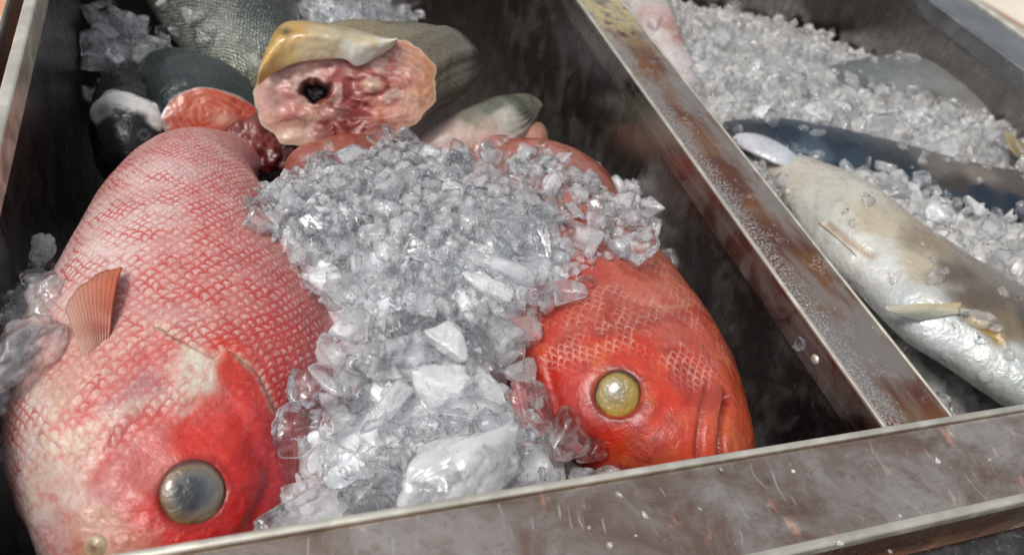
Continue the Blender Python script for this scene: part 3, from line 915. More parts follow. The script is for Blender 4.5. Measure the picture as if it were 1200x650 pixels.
cut_piece('body', r6, [(312, 66), (352, 44), (420, 40), (470, 48), (500, 62), (514, 92), (508, 122), (486, 144), (452, 158), (410, 166), (362, 170), (324, 164), (306, 136), (299, 102)],
          Pc, (-.12, -.80, .58), [((0, 0, 0), 1.0), ((.018, .022, -.002), 1.02), ((.055, .052, -.008), .93), ((.088, .078, -.018), .74), ((.106, .094, -.026), .45), ((.112, .10, -.03), .12)],
          M_olive, [((520, 60), (120, 112, 92)), ((550, 70), (112, 110, 98)), ((540, 100), (112, 108, 98)), ((570, 80), (96, 94, 86)), ((530, 130), (92, 86, 76)), ((400, 40), (140, 126, 92)), ((310, 140), (206, 194, 170))],
          M_flesh, [((325, 100), (206, 172, 164)), ((320, 140), (206, 166, 152)), ((345, 85), (204, 170, 160)), ((345, 150), (204, 178, 164)), ((370, 80), (196, 150, 146)), ((372, 130), (200, 160, 144)), ((395, 95), (176, 100, 96)), ((415, 110), (150, 70, 66)),
                    ((430, 95), (190, 130, 118)), ((450, 80), (186, 126, 118)), ((480, 80), (196, 146, 124)), ((470, 110), (186, 120, 110)), ((485, 120), (204, 166, 150)), ((460, 140), (206, 160, 146)), ((440, 145), (200, 120, 100)), ((420, 130), (156, 64, 62)), ((390, 155), (120, 44, 42)), ((340, 118), (190, 120, 120)), ((505, 100), (186, 140, 96))],
          face6, 160, 60, .8)


# the folded flap of skin over the cut
def flap():
    inner = [(303, 100), (318, 88), (342, 76), (372, 71), (402, 70), (419, 78), (444, 66), (463, 54)]
    outer = [(307, 74), (314, 52), (328, 30), (350, 24), (385, 28), (415, 34), (442, 42), (464, 50)]
    n = np.array((-.12, -.80, .58)); n /= np.linalg.norm(n)

    def onp(p, k):
        r = AX @ np.array([p[0] - 600., p[1] - 325., 901.])
        return EYE + r * (((Pc + n * k - EYE) @ n) / (r @ n))
    A = catmull([onp(p, .012) for p in inner], 90)
    B = catmull([onp(p, -.004) for p in outer], 90)
    nu = 40
    u = np.linspace(0, 1, nu)[:, None, None]
    V = A[None] * (1 - u) + B[None] * u + n * (np.sin(u * np.pi) * .012) + np.array([0, 0, .004]) * np.sin(u * np.pi)
    V = V + (fbm(V, 60., 3) * .004)[..., None] * n
    bd = Body.__new__(Body)
    bd.V = V; bd.nv = 90; bd.nu = nu
    bd.N = np.broadcast_to(n, V.shape).copy()
    bd.paint([((312, 85), (196, 160, 104)), ((330, 50), (190, 156, 92)), ((345, 35), (184, 142, 74)), ((370, 50), (186, 168, 132)), ((400, 45), (178, 166, 134)), ((430, 50), (186, 172, 138)), ((420, 68), (206, 204, 192)), ((450, 55), (200, 196, 180)), ((370, 65), (206, 190, 156)), ((340, 68), (204, 178, 120)), ((318, 60), (198, 156, 80))], .015, .008)
    q = seen(V)
    bd.tint(.9 * np.exp(-(((q[..., 0] - 335) / 8) ** 2 + ((q[..., 1] - 37) / 5) ** 2)), (50, 34, 16))
    F = [(i * 90 + j, i * 90 + j + 1, (i + 1) * 90 + j + 1, (i + 1) * 90 + j) for i in range(nu - 1) for j in range(89)]
    o = link('skin_flap', mesh('skin_flap', V, F, True, bd.C), wet_flesh('yellow skin', .35, .28, 120.), r6)
    sd = o.modifiers.new('thick', 'SOLIDIFY'); sd.thickness = .0022; sd.offset = -1


flap()

# salmon piece
r7 = empty('salmon_piece', at(245, 125, -.16), 'cut salmon piece with orange ringed flesh and dark skin beside the white fish head', 'cut fish')
Pc7 = at(246, 130, -.095)


def face7(f):
    q = seen(f.V)
    dx, dy = (q[..., 0] - 246) / 50, (q[..., 1] - 132) / 34
    rr = np.hypot(dx, dy * 1.1)
    ring = np.sin((rr * 5.2 + .9 * np.abs(np.sin(np.arctan2(dy, dx) * 1.5)) + .8 * fbm(f.V, 60., 3)) * 6.28)
    f.tint(.45 * sstep(.4, .95, ring + .5 * fbm(f.V, 90., 3)) * (f.rad < .93), (222, 160, 132))
    f.C = f.C * np.array([.78, .66, .62])
    f.tint(.8 * sstep(.88, .97, f.rad + .1 * fbm(f.V, 90., 2)), (150, 146, 142))
    f.tint(.7 * np.exp(-(((q[..., 0] - 262) / 12) ** 2 + ((q[..., 1] - 140) / 8) ** 2)), (214, 170, 150))
    f.V = f.V + f.N * (.0022 * fbm(f.V, 80., 3) + .004 * (1 - f.rad ** 2))[..., None]


cut_piece('body', r7, [(196, 122), (212, 108), (240, 103), (272, 110), (296, 122), (304, 140), (292, 156), (262, 164), (228, 166), (200, 158), (190, 140)], Pc7, (.0, -.75, .66),
          [((0, 0, 0), 1.0), ((-.004, .018, .004), 1.04), ((-.012, .05, .006), 1.02), ((-.03, .09, -.01), .85), ((-.04, .11, -.03), .3)],
          M_dark, [((215, 90), (44, 54, 54)), ((240, 85), (60, 70, 66)), ((260, 95), (50, 56, 52)), ((200, 110), (34, 42, 44))],
          M_salmon, [((215, 125), (206, 104, 74)), ((250, 120), (204, 98, 66)), ((280, 135), (190, 80, 56)), ((230, 150), (196, 84, 58)), ((265, 150), (206, 110, 84)), ((205, 145), (200, 96, 70))],
          face7, 100, 40)

# dark fish head with white throat
r8 = empty('black_fish', at(152, 155, -.17), 'black fish head with a white throat turned up by the left wall', 'fish head')
b = Body([px2((150, 60), (190, 70), -.16, .01), px2((118, 110), (196, 112), -.135, .03), px2((106, 140), (200, 142), -.125, .036), px2((108, 172), (202, 172), -.13, .034), px2((118, 205), (196, 205), -.145, .022), px2((140, 225), (175, 225), -.16, .006)], 110, 90, .9)
w_d, _ = b.line([(118, 128), (140, 118), (165, 124), (184, 134)])
b.paint([((150, 170), (16, 20, 22)), ((180, 160), (24, 30, 32)), ((120, 160), (18, 24, 26)), ((190, 130), (40, 36, 34)), ((130, 150), (22, 28, 30))], .03)
b.tint(sstep(.017, .010, w_d + .014 * fbm(b.V, 70., 3)), (232, 233, 230))
b.tint(.8 * np.exp(-(np.linalg.norm(b.V - b.on(124, 134)[0], axis=-1) / .010) ** 2), (40, 50, 52))
p168 = np.linalg.norm(b.V - b.on(168, 157)[0], axis=-1)
b.tint(.7 * np.exp(-((p168 - .004) / .001) ** 2), (120, 130, 134))
b.push(.004 * sstep(.017, .006, w_d) + .002 * fbm(b.V, 60., 3))
b.build('head', M_dark, r8)

# dark red gills lying beside the salmon
r9 = empty('fish_gills', at(305, 172, -.17), 'dark red wet gill scraps between the salmon and the cut fish', 'fish scraps')
b = Body([px2((262, 190), (268, 160), -.12, .008), px2((280, 195), (288, 150), -.115, .022), px2((305, 200), (312, 140), -.113, .026), px2((330, 204), (334, 148), -.116, .022), px2((352, 196), (350, 172), -.13, .006)], 90, 90)
b.paint([((285, 165), (112, 40, 38)), ((310, 160), (134, 76, 68)), ((320, 180), (92, 22, 24)), ((300, 190), (80, 18, 22)), ((335, 175), (60, 20, 22))], .02, .02)
b.push(.014 * fbm(b.V, 55., 4))
b.build('scraps', M_flesh, r9)

# ---- right bin
r10 = empty('silver_fish', at(1060, 320, -.12), 'silvery white fish with yellow streaked side slanting across the right bin', 'fish')
b = Body([px2((896, 196), (908, 178), -.080, .006), px2((925, 238), (950, 192), -.072, .02), px2((962, 290), (1010, 222), -.066, .032), px2((1012, 336), (1066, 266), -.062, .032), px2((1060, 384), (1120, 304), -.060, .034),
          px2((1122, 424), (1180, 342), -.060, .035), px2((1192, 472), (1250, 386), -.062, .034), px2((1260, 520), (1320, 440), -.07, .03), px2((1330, 550), (1360, 505), -.08, .008)], 200, 120)
b.paint([((930, 205), (206, 200, 184)), ((980, 230), (204, 200, 184)), ((960, 250), (206, 206, 196)), ((1030, 262), (196, 186, 160)), ((1080, 280), (150, 132, 110)), ((1000, 280), (218, 219, 214)), ((1040, 310), (218, 219, 214)), ((1080, 310), (188, 178, 156)),
         ((1120, 320), (98, 86, 76)), ((1090, 350), (206, 208, 204)), ((1060, 350), (206, 212, 212)), ((1150, 350), (98, 86, 74)), ((1170, 380), (128, 112, 88)), ((1130, 390), (198, 204, 202)), ((1160, 420), (194, 200, 198)), ((1190, 440), (178, 184, 182)), ((1200, 380), (88, 80, 72)), ((1100, 390), (206, 212, 212))], .02, .008)
yl, _ = b.line([(1122, 362), (1145, 378), (1162, 392), (1172, 402)])
b.tint(.8 * np.exp(-(yl / .0035) ** 2), (176, 140, 60))
st_, _ = b.line([(968, 262), (995, 282), (1022, 300)])
b.tint(.8 * np.exp(-(st_ / .0026) ** 2), (176, 138, 98))
b.push(-.0022 * np.exp(-(yl / .003) ** 2) - .002 * np.exp(-(st_ / .003) ** 2) + .0012 * fbm(b.V, 45., 3))
M_jack = fish_skin('silver white skin', (120, 116, 104), (224, 226, 222), row=.002, wide=.003, line_amt=.12, pale_amt=.1, bump=.15, rough=.24, metal=.15, sss=.05)
b.build('body', M_jack, r10)
fin('pectoral_fin', M_fin, r10, lifted(b, [(1122, 358), (1128, 364), (1134, 372)], .003), [at(1030, 366, -.048), at(1036, 372, -.049), at(1070, 382, -.054)], .006,
    two((206, 190, 140), (206, 204, 190), (214, 208, 186), (196, 198, 192)), rays=8)
fin('pelvic_fin', M_fin, r10, lifted(b, [(958, 262), (975, 276), (1004, 302)], .001), [at(966, 284, -.085), at(990, 300, -.085), at(1016, 318, -.085)], .001,
    two((176, 140, 100), (176, 150, 120), (150, 130, 104), (140, 124, 104)), rays=6)

M_blue = fish_skin('dark blue back skin', (20, 28, 36), (120, 130, 140), row=.002, wide=.003, line_amt=.3, pale_amt=.1, bump=.2, rough=.18, metal=.2, sss=0)
r11 = empty('blue_fish', at(1050, 195, -.12), 'long slim dark blue fish lying across the ice of the right bin', 'fish')
b = Body([px2((846, 160), (848, 144), -.07, .006), px2((900, 174), (908, 143), -.07, .016), px2((965, 192), (976, 154), -.066, .017), px2((1040, 214), (1056, 174), -.066, .019), px2((1120, 240), (1136, 196), -.058, .020), px2((1200, 258), (1212, 210), -.055, .021),
          px2((1290, 276), (1300, 226), -.058, .020), px2((1380, 280), (1384, 256), -.08, .006)], 180, 90)
b.paint([((870, 152), (60, 64, 68)), ((920, 158), (44, 56, 68)), ((950, 180), (70, 86, 98)), ((980, 165), (40, 52, 62)), ((1000, 195), (50, 66, 80)), ((1050, 190), (54, 58, 62)), ((1070, 205), (36, 48, 60)), ((1100, 195), (110, 102, 94)), ((1120, 215), (60, 58, 54)),
         ((1150, 205), (128, 116, 104)), ((1150, 228), (34, 46, 60)), ((1190, 220), (84, 78, 70)), ((1190, 240), (30, 46, 64)), ((1110, 230), (36, 50, 64))], .02, .006)
b.push(.001 * fbm(b.V, 50., 3))
b.build('body', M_blue, r11)

r12 = empty('grey_fish', at(1080, 110, -.13), 'dull grey fish half sunk in ice along the far wall of the right bin', 'fish')
b = Body([px2((940, 106), (946, 88), -.105, .008), px2((985, 120), (996, 76), -.098, .022), px2((1050, 138), (1062, 70), -.094, .03), px2((1120, 156), (1130, 86), -.090, .032), px2((1200, 182), (1200, 112), -.088, .032), px2((1290, 220), (1280, 150), -.08, .035), px2((1360, 240), (1350, 205), -.09, .008)], 130, 90)
b.paint([((985, 95), (104, 110, 112)), ((1040, 80), (120, 124, 124)), ((1060, 100), (134, 138, 136)), ((1030, 120), (52, 50, 46)), ((1100, 100), (138, 140, 138)), ((1090, 125), (104, 100, 92)), ((1150, 110), (132, 130, 126)), ((1180, 140), (140, 134, 126))], .03)
b.push(.002 * fbm(b.V, 40., 3))
M_grey = fish_skin('grey skin', (70, 74, 76), (176, 180, 178), row=.003, wide=.005, line_amt=.25, pale_amt=.2, bump=.3, rough=.35, metal=.15, sss=0)
b.build('body', M_grey, r12, np.full(b.V.shape[:2], .6))

r13 = empty('white_fish', at(770, 40, -.12), 'white fish with a pinkish head behind the far end of the divider', 'fish')
b = Body([px2((690, -70), (725, -80), -.08, .01), px2((712, -30), (758, -40), -.07, .028), px2((722, 4), (776, -4), -.065, .034), px2((742, 40), (790, 30), -.065, .030), px2((764, 72), (802, 62), -.07, .024), px2((790, 108), (820, 100), -.078, .014), px2((815, 132), (828, 128), -.085, .004)], 110, 80)
b.paint([((745, 5), (214, 208, 206)), ((766, 15), (206, 176, 172)), ((760, 40), (212, 202, 200)), ((780, 60), (206, 196, 194)), ((770, 0), (196, 186, 180)), ((790, 90), (200, 192, 192)), ((788, 34), (180, 140, 132))], .018)
mo, _ = b.line([(756, 28), (768, 32), (776, 20)])
b.push(-.003 * np.exp(-(mo / .003) ** 2) + .0015 * fbm(b.V, 60., 3))
b.tint(.6 * np.exp(-(mo / .0025) ** 2), (96, 44, 40))
b.build('body', M_jack, r13)

r14 = empty('white_fish', at(905, 178, -.1), 'small white fish belly poking out below the dark blue fish', 'fish')
b = Body([px2((856, 164), (862, 154), -.072, .006), px2((880, 178), (892, 160), -.066, .007), px2((906, 190), (916, 171), -.064, .007), px2((930, 199), (937, 186), -.066, .005), px2((950, 206), (954, 200), -.07, .002)], 70, 60)
b.paint([((880, 172), (206, 208, 214)), ((910, 182), (208, 212, 220)), ((935, 195), (190, 196, 204))], .02)
b.build('body', M_jack, r14)

r15 = empty('fish_tail', at(1188, 180, -.08), 'yellowish beige tail fin sticking out of the ice near the right edge', 'fish tail')
fin('tail_fin', M_fin, r15, [at(1202, 192, -.062), at(1208, 186, -.060), at(1214, 180, -.058)], [at(1186, 186, -.044), at(1176, 168, -.042), at(1174, 156, -.040)], .004,
    two((150, 132, 92), (176, 156, 112), (176, 160, 120), (190, 172, 130)), rays=7)
bd = Body([px2((1196, 196), (1204, 178), -.064, .003), px2((1214, 204), (1224, 178), -.064, .008), px2((1250, 212), (1256, 186), -.066, .012), px2((1290, 216), (1294, 200), -.074, .004)], 40, 40)
bd.paint([((1200, 190), (150, 136, 100)), ((1240, 195), (140, 130, 104))], .02)
bd.build('tail_root', M_grey, r15)

# ---------------------------------------------------------------- ice
VV, FF, off = [], [], 0
for V, F in SOLID:
    VV += [tuple(v) for v in V]
    FF += [tuple(i + off for i in f) for f in F if len(f) == 4]
    off += len(V)
BVH = BVHTree.FromPolygons(VV, FF)


def solid_top(x, y):
    h = BVH.ray_cast(Vector((x, y, .3)), Vector((0, 0, -1)))
    return h[0].z if h[0] is not None else -1.0


def ico(sub):
    bm = bmesh.new()
    bmesh.ops.create_icosphere(bm, subdivisions=sub, radius=1.0)
    V = np.array([v.co[:] for v in bm.verts])
    F = [tuple(v.index for v in f.verts) for f in bm.faces]
    bm.free()
    return V, F


ICO = {k: ico(k) for k in (2, 3, 4, 5)}


def shard(sub, r, planes=11, p=14, flat=1.0, rough=.05, longy=1.0):
    """a melted ice lump: a rounded polyhedron cut by random planes"""
    D, F = ICO[sub]
    n = r.normal(size=(planes, 3)); n /= np.linalg.norm(n, axis=1)[:, None]
    d = r.uniform(.55, 1.0, planes)
    n = np.vstack([n, np.eye(3), -np.eye(3)]); d = np.concatenate([d, np.full(6, 1.05)])
    k = np.maximum(D @ n.T, 0) / d
    rad = 1 / ((k ** p).sum(1) ** (1 / p))
    V = D * rad[:, None]
    o = r.uniform(0, 50)
    V = V * (1 + rough * (2.2 * fbm(V + o, 1.9, 4) - 1.2 * np.abs(fbm(V + o + 9, 3.2, 2)))[:, None])
    return V * np.array([1, longy, flat]), F


def hull(r):
    """a broken crystal: the hull of a few points, its edges slightly melted"""
    bm = bmesh.new()
    q = r.normal(size=(r.randint(7, 12), 3)); q /= np.linalg.norm(q, axis=1)[:, None]
    q *= np.array([1, r.uniform(.5, .9), r.uniform(.35, .8)])
    for v in q: bm.verts.new(v)
    g = bmesh.ops.convex_hull(bm, input=bm.verts)
    bmesh.ops.delete(bm, geom=[v for v in bm.verts if not v.link_faces], context='VERTS')
    bmesh.ops.bevel(bm, geom=list(bm.edges), offset=.09, segments=1, affect='EDGES')
    bm.verts.index_update()
    V = np.array([v.co[:] for v in bm.verts]); F = [tuple(v.index for v in f.verts) for f in bm.faces]
    bm.free()
    return V, F


ICE_PROTO = []
for k in range(34):
    V, F = shard(4, rng, rng.randint(5, 10), rng.choice([16, 24, 36]), rng.uniform(.32, .75), rng.uniform(.04, .08), rng.uniform(.65, 1.0))
    ICE_PROTO.append(mesh('ice chunk', V, F))
for me in ICE_PROTO: me.materials.append(M_ice)
ICE_CLEAR = []
for k in range(10):
    V, F = shard(4, rng, rng.randint(5, 9), 32, rng.uniform(.3, .6), .05, rng.uniform(.7, 1.0))
    me = mesh('clear ice chunk', V, F); me.materials.append(M_ice_clear); ICE_CLEAR.append(me)
ICE_FROST = []
for k in range(6):
    V, F = shard(4, rng, rng.randint(8, 13), 14, rng.uniform(.35, .7), .08, rng.uniform(.7, 1.0))
    me = mesh('frosted ice chunk', V, F); me.materials.append(M_ice_frost); ICE_FROST.append(me)


def chunk(x, y, z, r, label, group=None, me=None, rot=None, scale=(1, 1, 1)):
    if me is None:
        me = random.choice(random.choices([ICE_PROTO, ICE_CLEAR, ICE_FROST], (.66, .24, .10))[0])
    o = bpy.data.objects.new('ice_chunk', me)
    COL.objects.link(o)
    o.location = (x, y, z)
    o.rotation_euler = rot if rot else (random.uniform(-.6, .6), random.uniform(-.6, .6), random.uniform(0, 6.28))
    o.scale = (r * scale[0], r * scale[1], r * scale[2])
    return tag(o, label, 'ice', group)


def idw(ctrl):
    P = np.array([at(a, b_, z) for a, b_, z in ctrl])

    def f(x, y):
        d2 = (np.asarray(x)[..., None] - P[:, 0]) ** 2 + (np.asarray(y)[..., None] - P[:, 1]) ** 2 + 2e-4
        w = 1 / d2 ** 1.5
        return (w * P[:, 2]).sum(-1) / w.sum(-1)
    return f


def ice_bed(name, poly, zf, label, cell, shards, size, lump, bare=False, front=False, bed=None, loose=None, dip=.03, edge=.02):
    """countless crushed ice of one place: a lumpy bed and loose crystals, one object"""
    poly = np.array([p[:2] for p in poly])
    x0, y0 = poly.min(0); x1, y1 = poly.max(0)
    xs = np.arange(x0, x1, cell); ys = np.arange(y0, y1, cell)
    X, Y = np.meshgrid(xs, ys, indexing='ij')
    inside = inpoly(X, Y, poly)
    d = polydist(X, Y, poly)
    Z = zf(X, Y)
    P = np.stack([X, Y, np.zeros_like(X)], -1)
    Z = Z + lump * (fbm(P, 70., 3) * 1.6 + .8 * np.abs(vnoise(P + 5, 160.)) + .5 * vnoise(P, 330.)) - dip * (1 - sstep(0, edge, d)) - .006
    V = np.stack([X + cell * .8 * vnoise(P + 8, 400.), Y + cell * .8 * vnoise(P + 3, 400.), Z], -1)
    idx = -np.ones(X.shape, int)
    idx[inside] = np.arange(inside.sum())
    VV = [V[inside]]
    FF = []
    for i in range(len(xs) - 1):
        for j in range(len(ys) - 1):
            q = (idx[i, j], idx[i + 1, j], idx[i + 1, j + 1], idx[i, j + 1])
            if min(q) >= 0: FF.append(q)
    nbed = len(FF)
    off = int(inside.sum())
    protos = [shard(3, rng, rng.randint(5, 8), rng.choice([14, 24, 36]), rng.uniform(.35, .8), .06, rng.uniform(.55, 1)) for _ in range(40)]
    n = 0
    while n < shards:
        x, y = rng.uniform(x0, x1), rng.uniform(y0, y1)
        if not inpoly(np.array(x), np.array(y), poly): continue
        dd = float(polydist(np.array(x), np.array(y), poly))
        if rng.rand() > .25 + .75 * min(1, dd / edge): n += 0; continue
        if front and x > .19 and y > .32 and solid_top(x, y) > zf(np.array(x), np.array(y)) - .012 and rng.rand() < .25: n += 1; continue
        if front and rng.rand() < .75 * (1 - min(1, max(0, (y - .22) / .18))): n += 1; continue
        z = float(zf(np.array(x), np.array(y))) - dip * .5 * (1 - min(1, dd / edge))
        st = solid_top(x, y)
        r = size * rng.uniform(.45, 1.25) * (1.0 if rng.rand() > .16 else 2.0)
        if st > z:
            if st - z > (.004 if bare else .012) and rng.rand() > (.07 if bare else .12): n += 1; continue
            z = st
        pv, pf = protos[rng.randint(40)]
        R = np.array(Euler((rng.uniform(0, 6), rng.uniform(0, 6), rng.uniform(0, 6))).to_matrix())
        VV.append((pv * r) @ R.T + np.array([x, y, z + rng.uniform(-.3, .6) * r]))
        FF += [tuple(i + off for i in f) for f in pf]
        off += len(pv)
        n += 1
    me = mesh(name, np.vstack(VV), FF)
    me.materials.append(bed or M_bed); me.materials.append(loose or M_crush)
    me.polygons.foreach_set('material_index', [0] * nbed + [1] * (len(FF) - nbed))
    me.polygons.foreach_set('use_smooth', [True] * len(FF))
    o = bpy.data.objects.new(name, me)
    COL.objects.link(o)
    o['kind'] = 'stuff'
    return tag(o, label, 'crushed ice')


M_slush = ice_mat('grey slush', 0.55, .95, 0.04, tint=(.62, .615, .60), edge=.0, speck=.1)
M_slush_loose = ice_mat('wet loose ice', 0.0, 0.16, 0.12, ior=1.15, tint=(.985, .98, .975), edge=.0, speck=.1)
M_bed = ice_mat('packed ice', 0.8, 1.0, 0.05, tint=(.93, .95, .975), edge=.0, speck=.1)


def scatter(poly, zf, n, rad, label, group, gap=.78, tries=9000, reserved=(), bare=False, up=.3, pool=None):
    poly = np.array([p[:2] for p in poly])
    x0, y0 = poly.min(0); x1, y1 = poly.max(0)
    pts = []
    for _ in range(tries):
        if len(pts) >= n: break
        x, y = random.uniform(x0, x1), random.uniform(y0, y1)
        if not inpoly(np.array(x), np.array(y), poly): continue
        r = rad(x, y) * random.uniform(.65, 1.35)
        if bare and solid_top(x, y) > float(zf(np.array(x), np.array(y))) + .004: continue
        if any((x - a) ** 2 + (y - c) ** 2 < (gap * (r + e)) ** 2 for a, c, e in pts): continue
        if any((x - a) ** 2 + (y - c) ** 2 < (.8 * (r + e)) ** 2 for a, c, e in reserved): continue
        pts.append((x, y, r))
    for x, y, r in pts:
        z = max(float(zf(np.array(x), np.array(y))), solid_top(x, y))
        chunk(x, y, z + up * r, r, label, group, random.choice(pool) if pool else None)
    return pts


heap_z = idw([(285, 240, -.03), (340, 205, -.05), (400, 190, -.06), (480, 172, -.06), (560, 188, -.05), (640, 195, -.035), (720, 235, -.02), (770, 270, -.022), (740, 298, -.012), (350, 270, -.02), (420, 240, -.025), (520, 270, -.008),
              (600, 270, -.002), (650, 330, -.006), (560, 330, -.006), (480, 350, -.012), (390, 370, -.03), (420, 420, -.03), (520, 440, -.022), (580, 420, -.022), (640, 470, -.035), (655, 520, -.045), (340, 500, -.035),
              (420, 500, -.036), (500, 510, -.032), (580, 510, -.036), (350, 560, -.045), (430, 580, -.045), (540, 570, -.04), (640, 570, -.05), (700, 570, -.07), (320, 620, -.05)])
HEAP = [at(*p) for p in [(278, 240, -.03), (300, 215, -.04), (350, 190, -.06), (420, 172, -.06), (480, 160, -.06), (560, 172, -.05), (640, 182, -.035), (720, 215, -.02), (778, 256, -.02), (782, 280, -.02), (745, 300, -.015), (700, 340, -.012), (645, 356, -.012),
                          (612, 400, -.02), (606, 430, -.025), (640, 452, -.03), (658, 480, -.04), (662, 525, -.05), (700, 552, -.065), (712, 580, -.07), (600, 600, -.05), (300, 650, -.05), (312, 600, -.05), (350, 572, -.04), (326, 530, -.04), (322, 480, -.035), (372, 452, -.03),
                          (394, 405, -.03), (378, 350, -.03), (330, 300, -.025), (296, 268, -.025)]]
ice_bed('crushed_ice', HEAP, heap_z, 'crushed ice heaped between the two large red fish', .0022, 3200, .0042, .006, front=True)

G_HEAP = 'ice chunks in the heap between the red fish'
L_HEAP = 'translucent ice chunk in the heap between the two large red fish'


def special(px, py, dz, r, label, me, rot, scale):
    x, y, z = at(px, py, -.02)
    for _ in range(4):
        z = max(float(heap_z(np.array(x), np.array(y))), solid_top(x, y) if solid_top(x, y) > -.5 else -1) + dz
        x, y, z = at(px, py, z)
    chunk(x, y, z, r, label, None, me, rot, scale)
    return (x, y, r * max(scale[0], scale[1]) * .9)


def one(planes, p, flat, rough, longy, mat, seed):
    V, F = shard(5, np.random.RandomState(seed), planes, p * .8, flat, rough * 1.2 + .03, longy)
    me = mesh('ice block', V, F)
    me.materials.append(mat)
    return me


RES = [
    special(602, 274, .022, .0195, 'large clear cut-gem ice chunk standing on top of the heap', one(9, 40, .75, .03, .95, M_ice_clear, 3), (.9, .1, .2), (1, 1, .8)),
    special(585, 312, .014, .0175, 'long ridged ice stick lying just below the gem-shaped chunk', one(8, 20, .35, .06, .32, M_ice_frost, 5), (.3, .1, -.45), (1.25, 1, 1)),
    special(566, 332, .013, .0165, 'lower long ice stick beside the ridged one on the heap', one(8, 20, .35, .06, .3, M_ice_frost, 8), (.3, .1, -.5), (1.15, 1, 1)),
    special(630, 345, .010, .0135, 'knobbly wet ice lump resting on the orange red fish nape', one(10, 10, .7, .16, .8, M_ice_clear, 12), (.4, .2, .5), (1.1, 1, 1)),
    special(688, 330, .004, .008, 'small rounded ice bead on the orange red fish nape', one(9, 8, .7, .06, .75, M_ice_clear, 14), (.2, .1, .3), (1.2, 1, 1)),
    special(505, 299, .013, .0115, 'triangular glassy ice wedge in the middle of the heap', one(6, 40, .6, .03, .8, M_ice_clear, 21), (.7, .1, 2.2), (1.1, 1, 1)),
    special(530, 402, .012, .0135, 'milky square ice chunk at the centre of the heap', one(8, 24, .6, .05, .9, M_ice_frost, 23), (.5, .2, .4), (1, 1, 1)),
    special(418, 378, .011, .0125, 'milky ice chunk leaning on the pink fish back', one(8, 24, .6, .05, .8, M_ice_frost, 27), (.5, -.2, .9), (1.1, 1, 1)),
    special(568, 452, .008, .0135, 'upright pointed ice shard above the frosted slab', one(7, 26, .5, .05, .5, M_ice, 31), (.8, .2, 1.9), (1.3, 1, 1)),
    special(450, 478, .010, .0140, 'narrow white ice blade slanting down the heap', one(7, 20, .45, .06, .42, M_ice_frost, 33), (.5, .1, .85), (1.35, 1, 1)),
    special(516, 450, .009, .0150, 'broad pale ice chunk behind the frosted slab', one(8, 24, .55, .05, .85, M_ice_frost, 35), (.5, .0, .2), (1, 1, 1)),
    special(532, 562, .010, .0330, 'large white frosted ice slab leaning on the front rim', one(9, 24, .5, .06, .62, M_ice_frost, 41), (.55, .05, .12), (1.15, 1, 1)),
    special(620, 545, .006, .0190, 'clear flat ice plate right of the frosted slab', one(8, 30, .4, .04, .9, M_ice_clear, 43), (.6, .3, .4), (1, 1, 1)),
    special(628, 485, .004, .0190, 'big clear ice plate over the orange red fish gill', one(7, 40, .35, .03, .9, M_ice_clear, 45), (.45, .5, .3), (1, 1, 1)),
    special(680, 568, .004, .0140, 'grey ice chunk under the orange red fish chin', one(9, 20, .6, .06, .8, M_ice, 47), (.4, .2, .3), (1.2, 1, 1)),
    special(400, 545, .006, .0150, 'bubbly ice chunk beside the pink fish snout', one(10, 16, .6, .1, .9, M_ice, 51), (.4, .1, .3), (1, 1, 1)),
    special(352, 500, .004, .0150, 'clear ice chunk on the pink fish forehead', one(8, 26, .5, .05, .9, M_ice_clear, 53), (.4, -.4, .3), (1, 1, 1)),
    special(365, 605, .006, .0200, 'flat clear ice wedge in the corner of heap and front rim', one(7, 30, .4, .05, .6, M_ice, 55), (.4, -.1, .35), (1.2, 1, 1)),
    special(352, 575, .006, .0095, 'pebble of ice above the flat clear wedge', one(10, 12, .7, .07, .7, M_ice, 57), (.4, -.1, .35), (1.2, 1, 1)),
]


def heap_r(x, y):
    t = min(1, max(0, (y - .20) / .26))
    return .0150 * (1 - t) + .0082 * t


FRONT = [p for p in HEAP if p[1] < .32]
scatter(FRONT, heap_z, 75, lambda x, y: .0145, L_HEAP, G_HEAP, .46, 16000, RES, up=.45)
scatter([p for p in HEAP if p[1] > .26], heap_z, 105, heap_r, L_HEAP, G_HEAP, .66, 16000, RES, up=.55)

# ice by the left wall
LW = [at(*p) for p in [(0, 300, -.06), (45, 275, -.08), (60, 290, -.075), (75, 330, -.05), (60, 380, -.03), (75, 410, -.03), (60, 460, -.035), (10, 500, -.05), (-30, 500, -.06), (-30, 330, -.07)]]
lw_z = idw([(10, 330, -.08), (50, 300, -.085), (40, 360, -.055), (60, 400, -.04), (30, 430, -.045), (0, 480, -.06), (-20, 420, -.06)])
ice_bed('crushed_ice', LW, lw_z, 'crushed ice packed between the pink fish belly and left wall', .003, 160, .0045, .005)
for px, py, z, r, lb, mt in [(35, 405, -.024, .021, 'large pale ice lump on the pink fish belly by the left wall', M_ice_mid), (62, 348, -.034, .0135, 'wet ice lump above the large pale one at the left', M_ice_mid),
                             (35, 325, -.058, .0085, 'thin ice finger rising against the left wall', M_ice), (5, 455, -.05, .016, 'ice block cut by the left picture edge', M_ice_mid), (18, 372, -.06, .012, 'grey ice chunk between the finger and the lump', M_ice_mid),
                             (52, 292, -.075, .010, 'yellowish ice pebble topmost by the left wall', M_ice_frost)]:
    x, y, z = at(px, py, z)
    chunk(x, y, z, r, lb, None, one(10, 20, .6, .07, .85, mt, int(px * 3 + py)), (.5, .2, px * .1), (1, 1.2, 1))

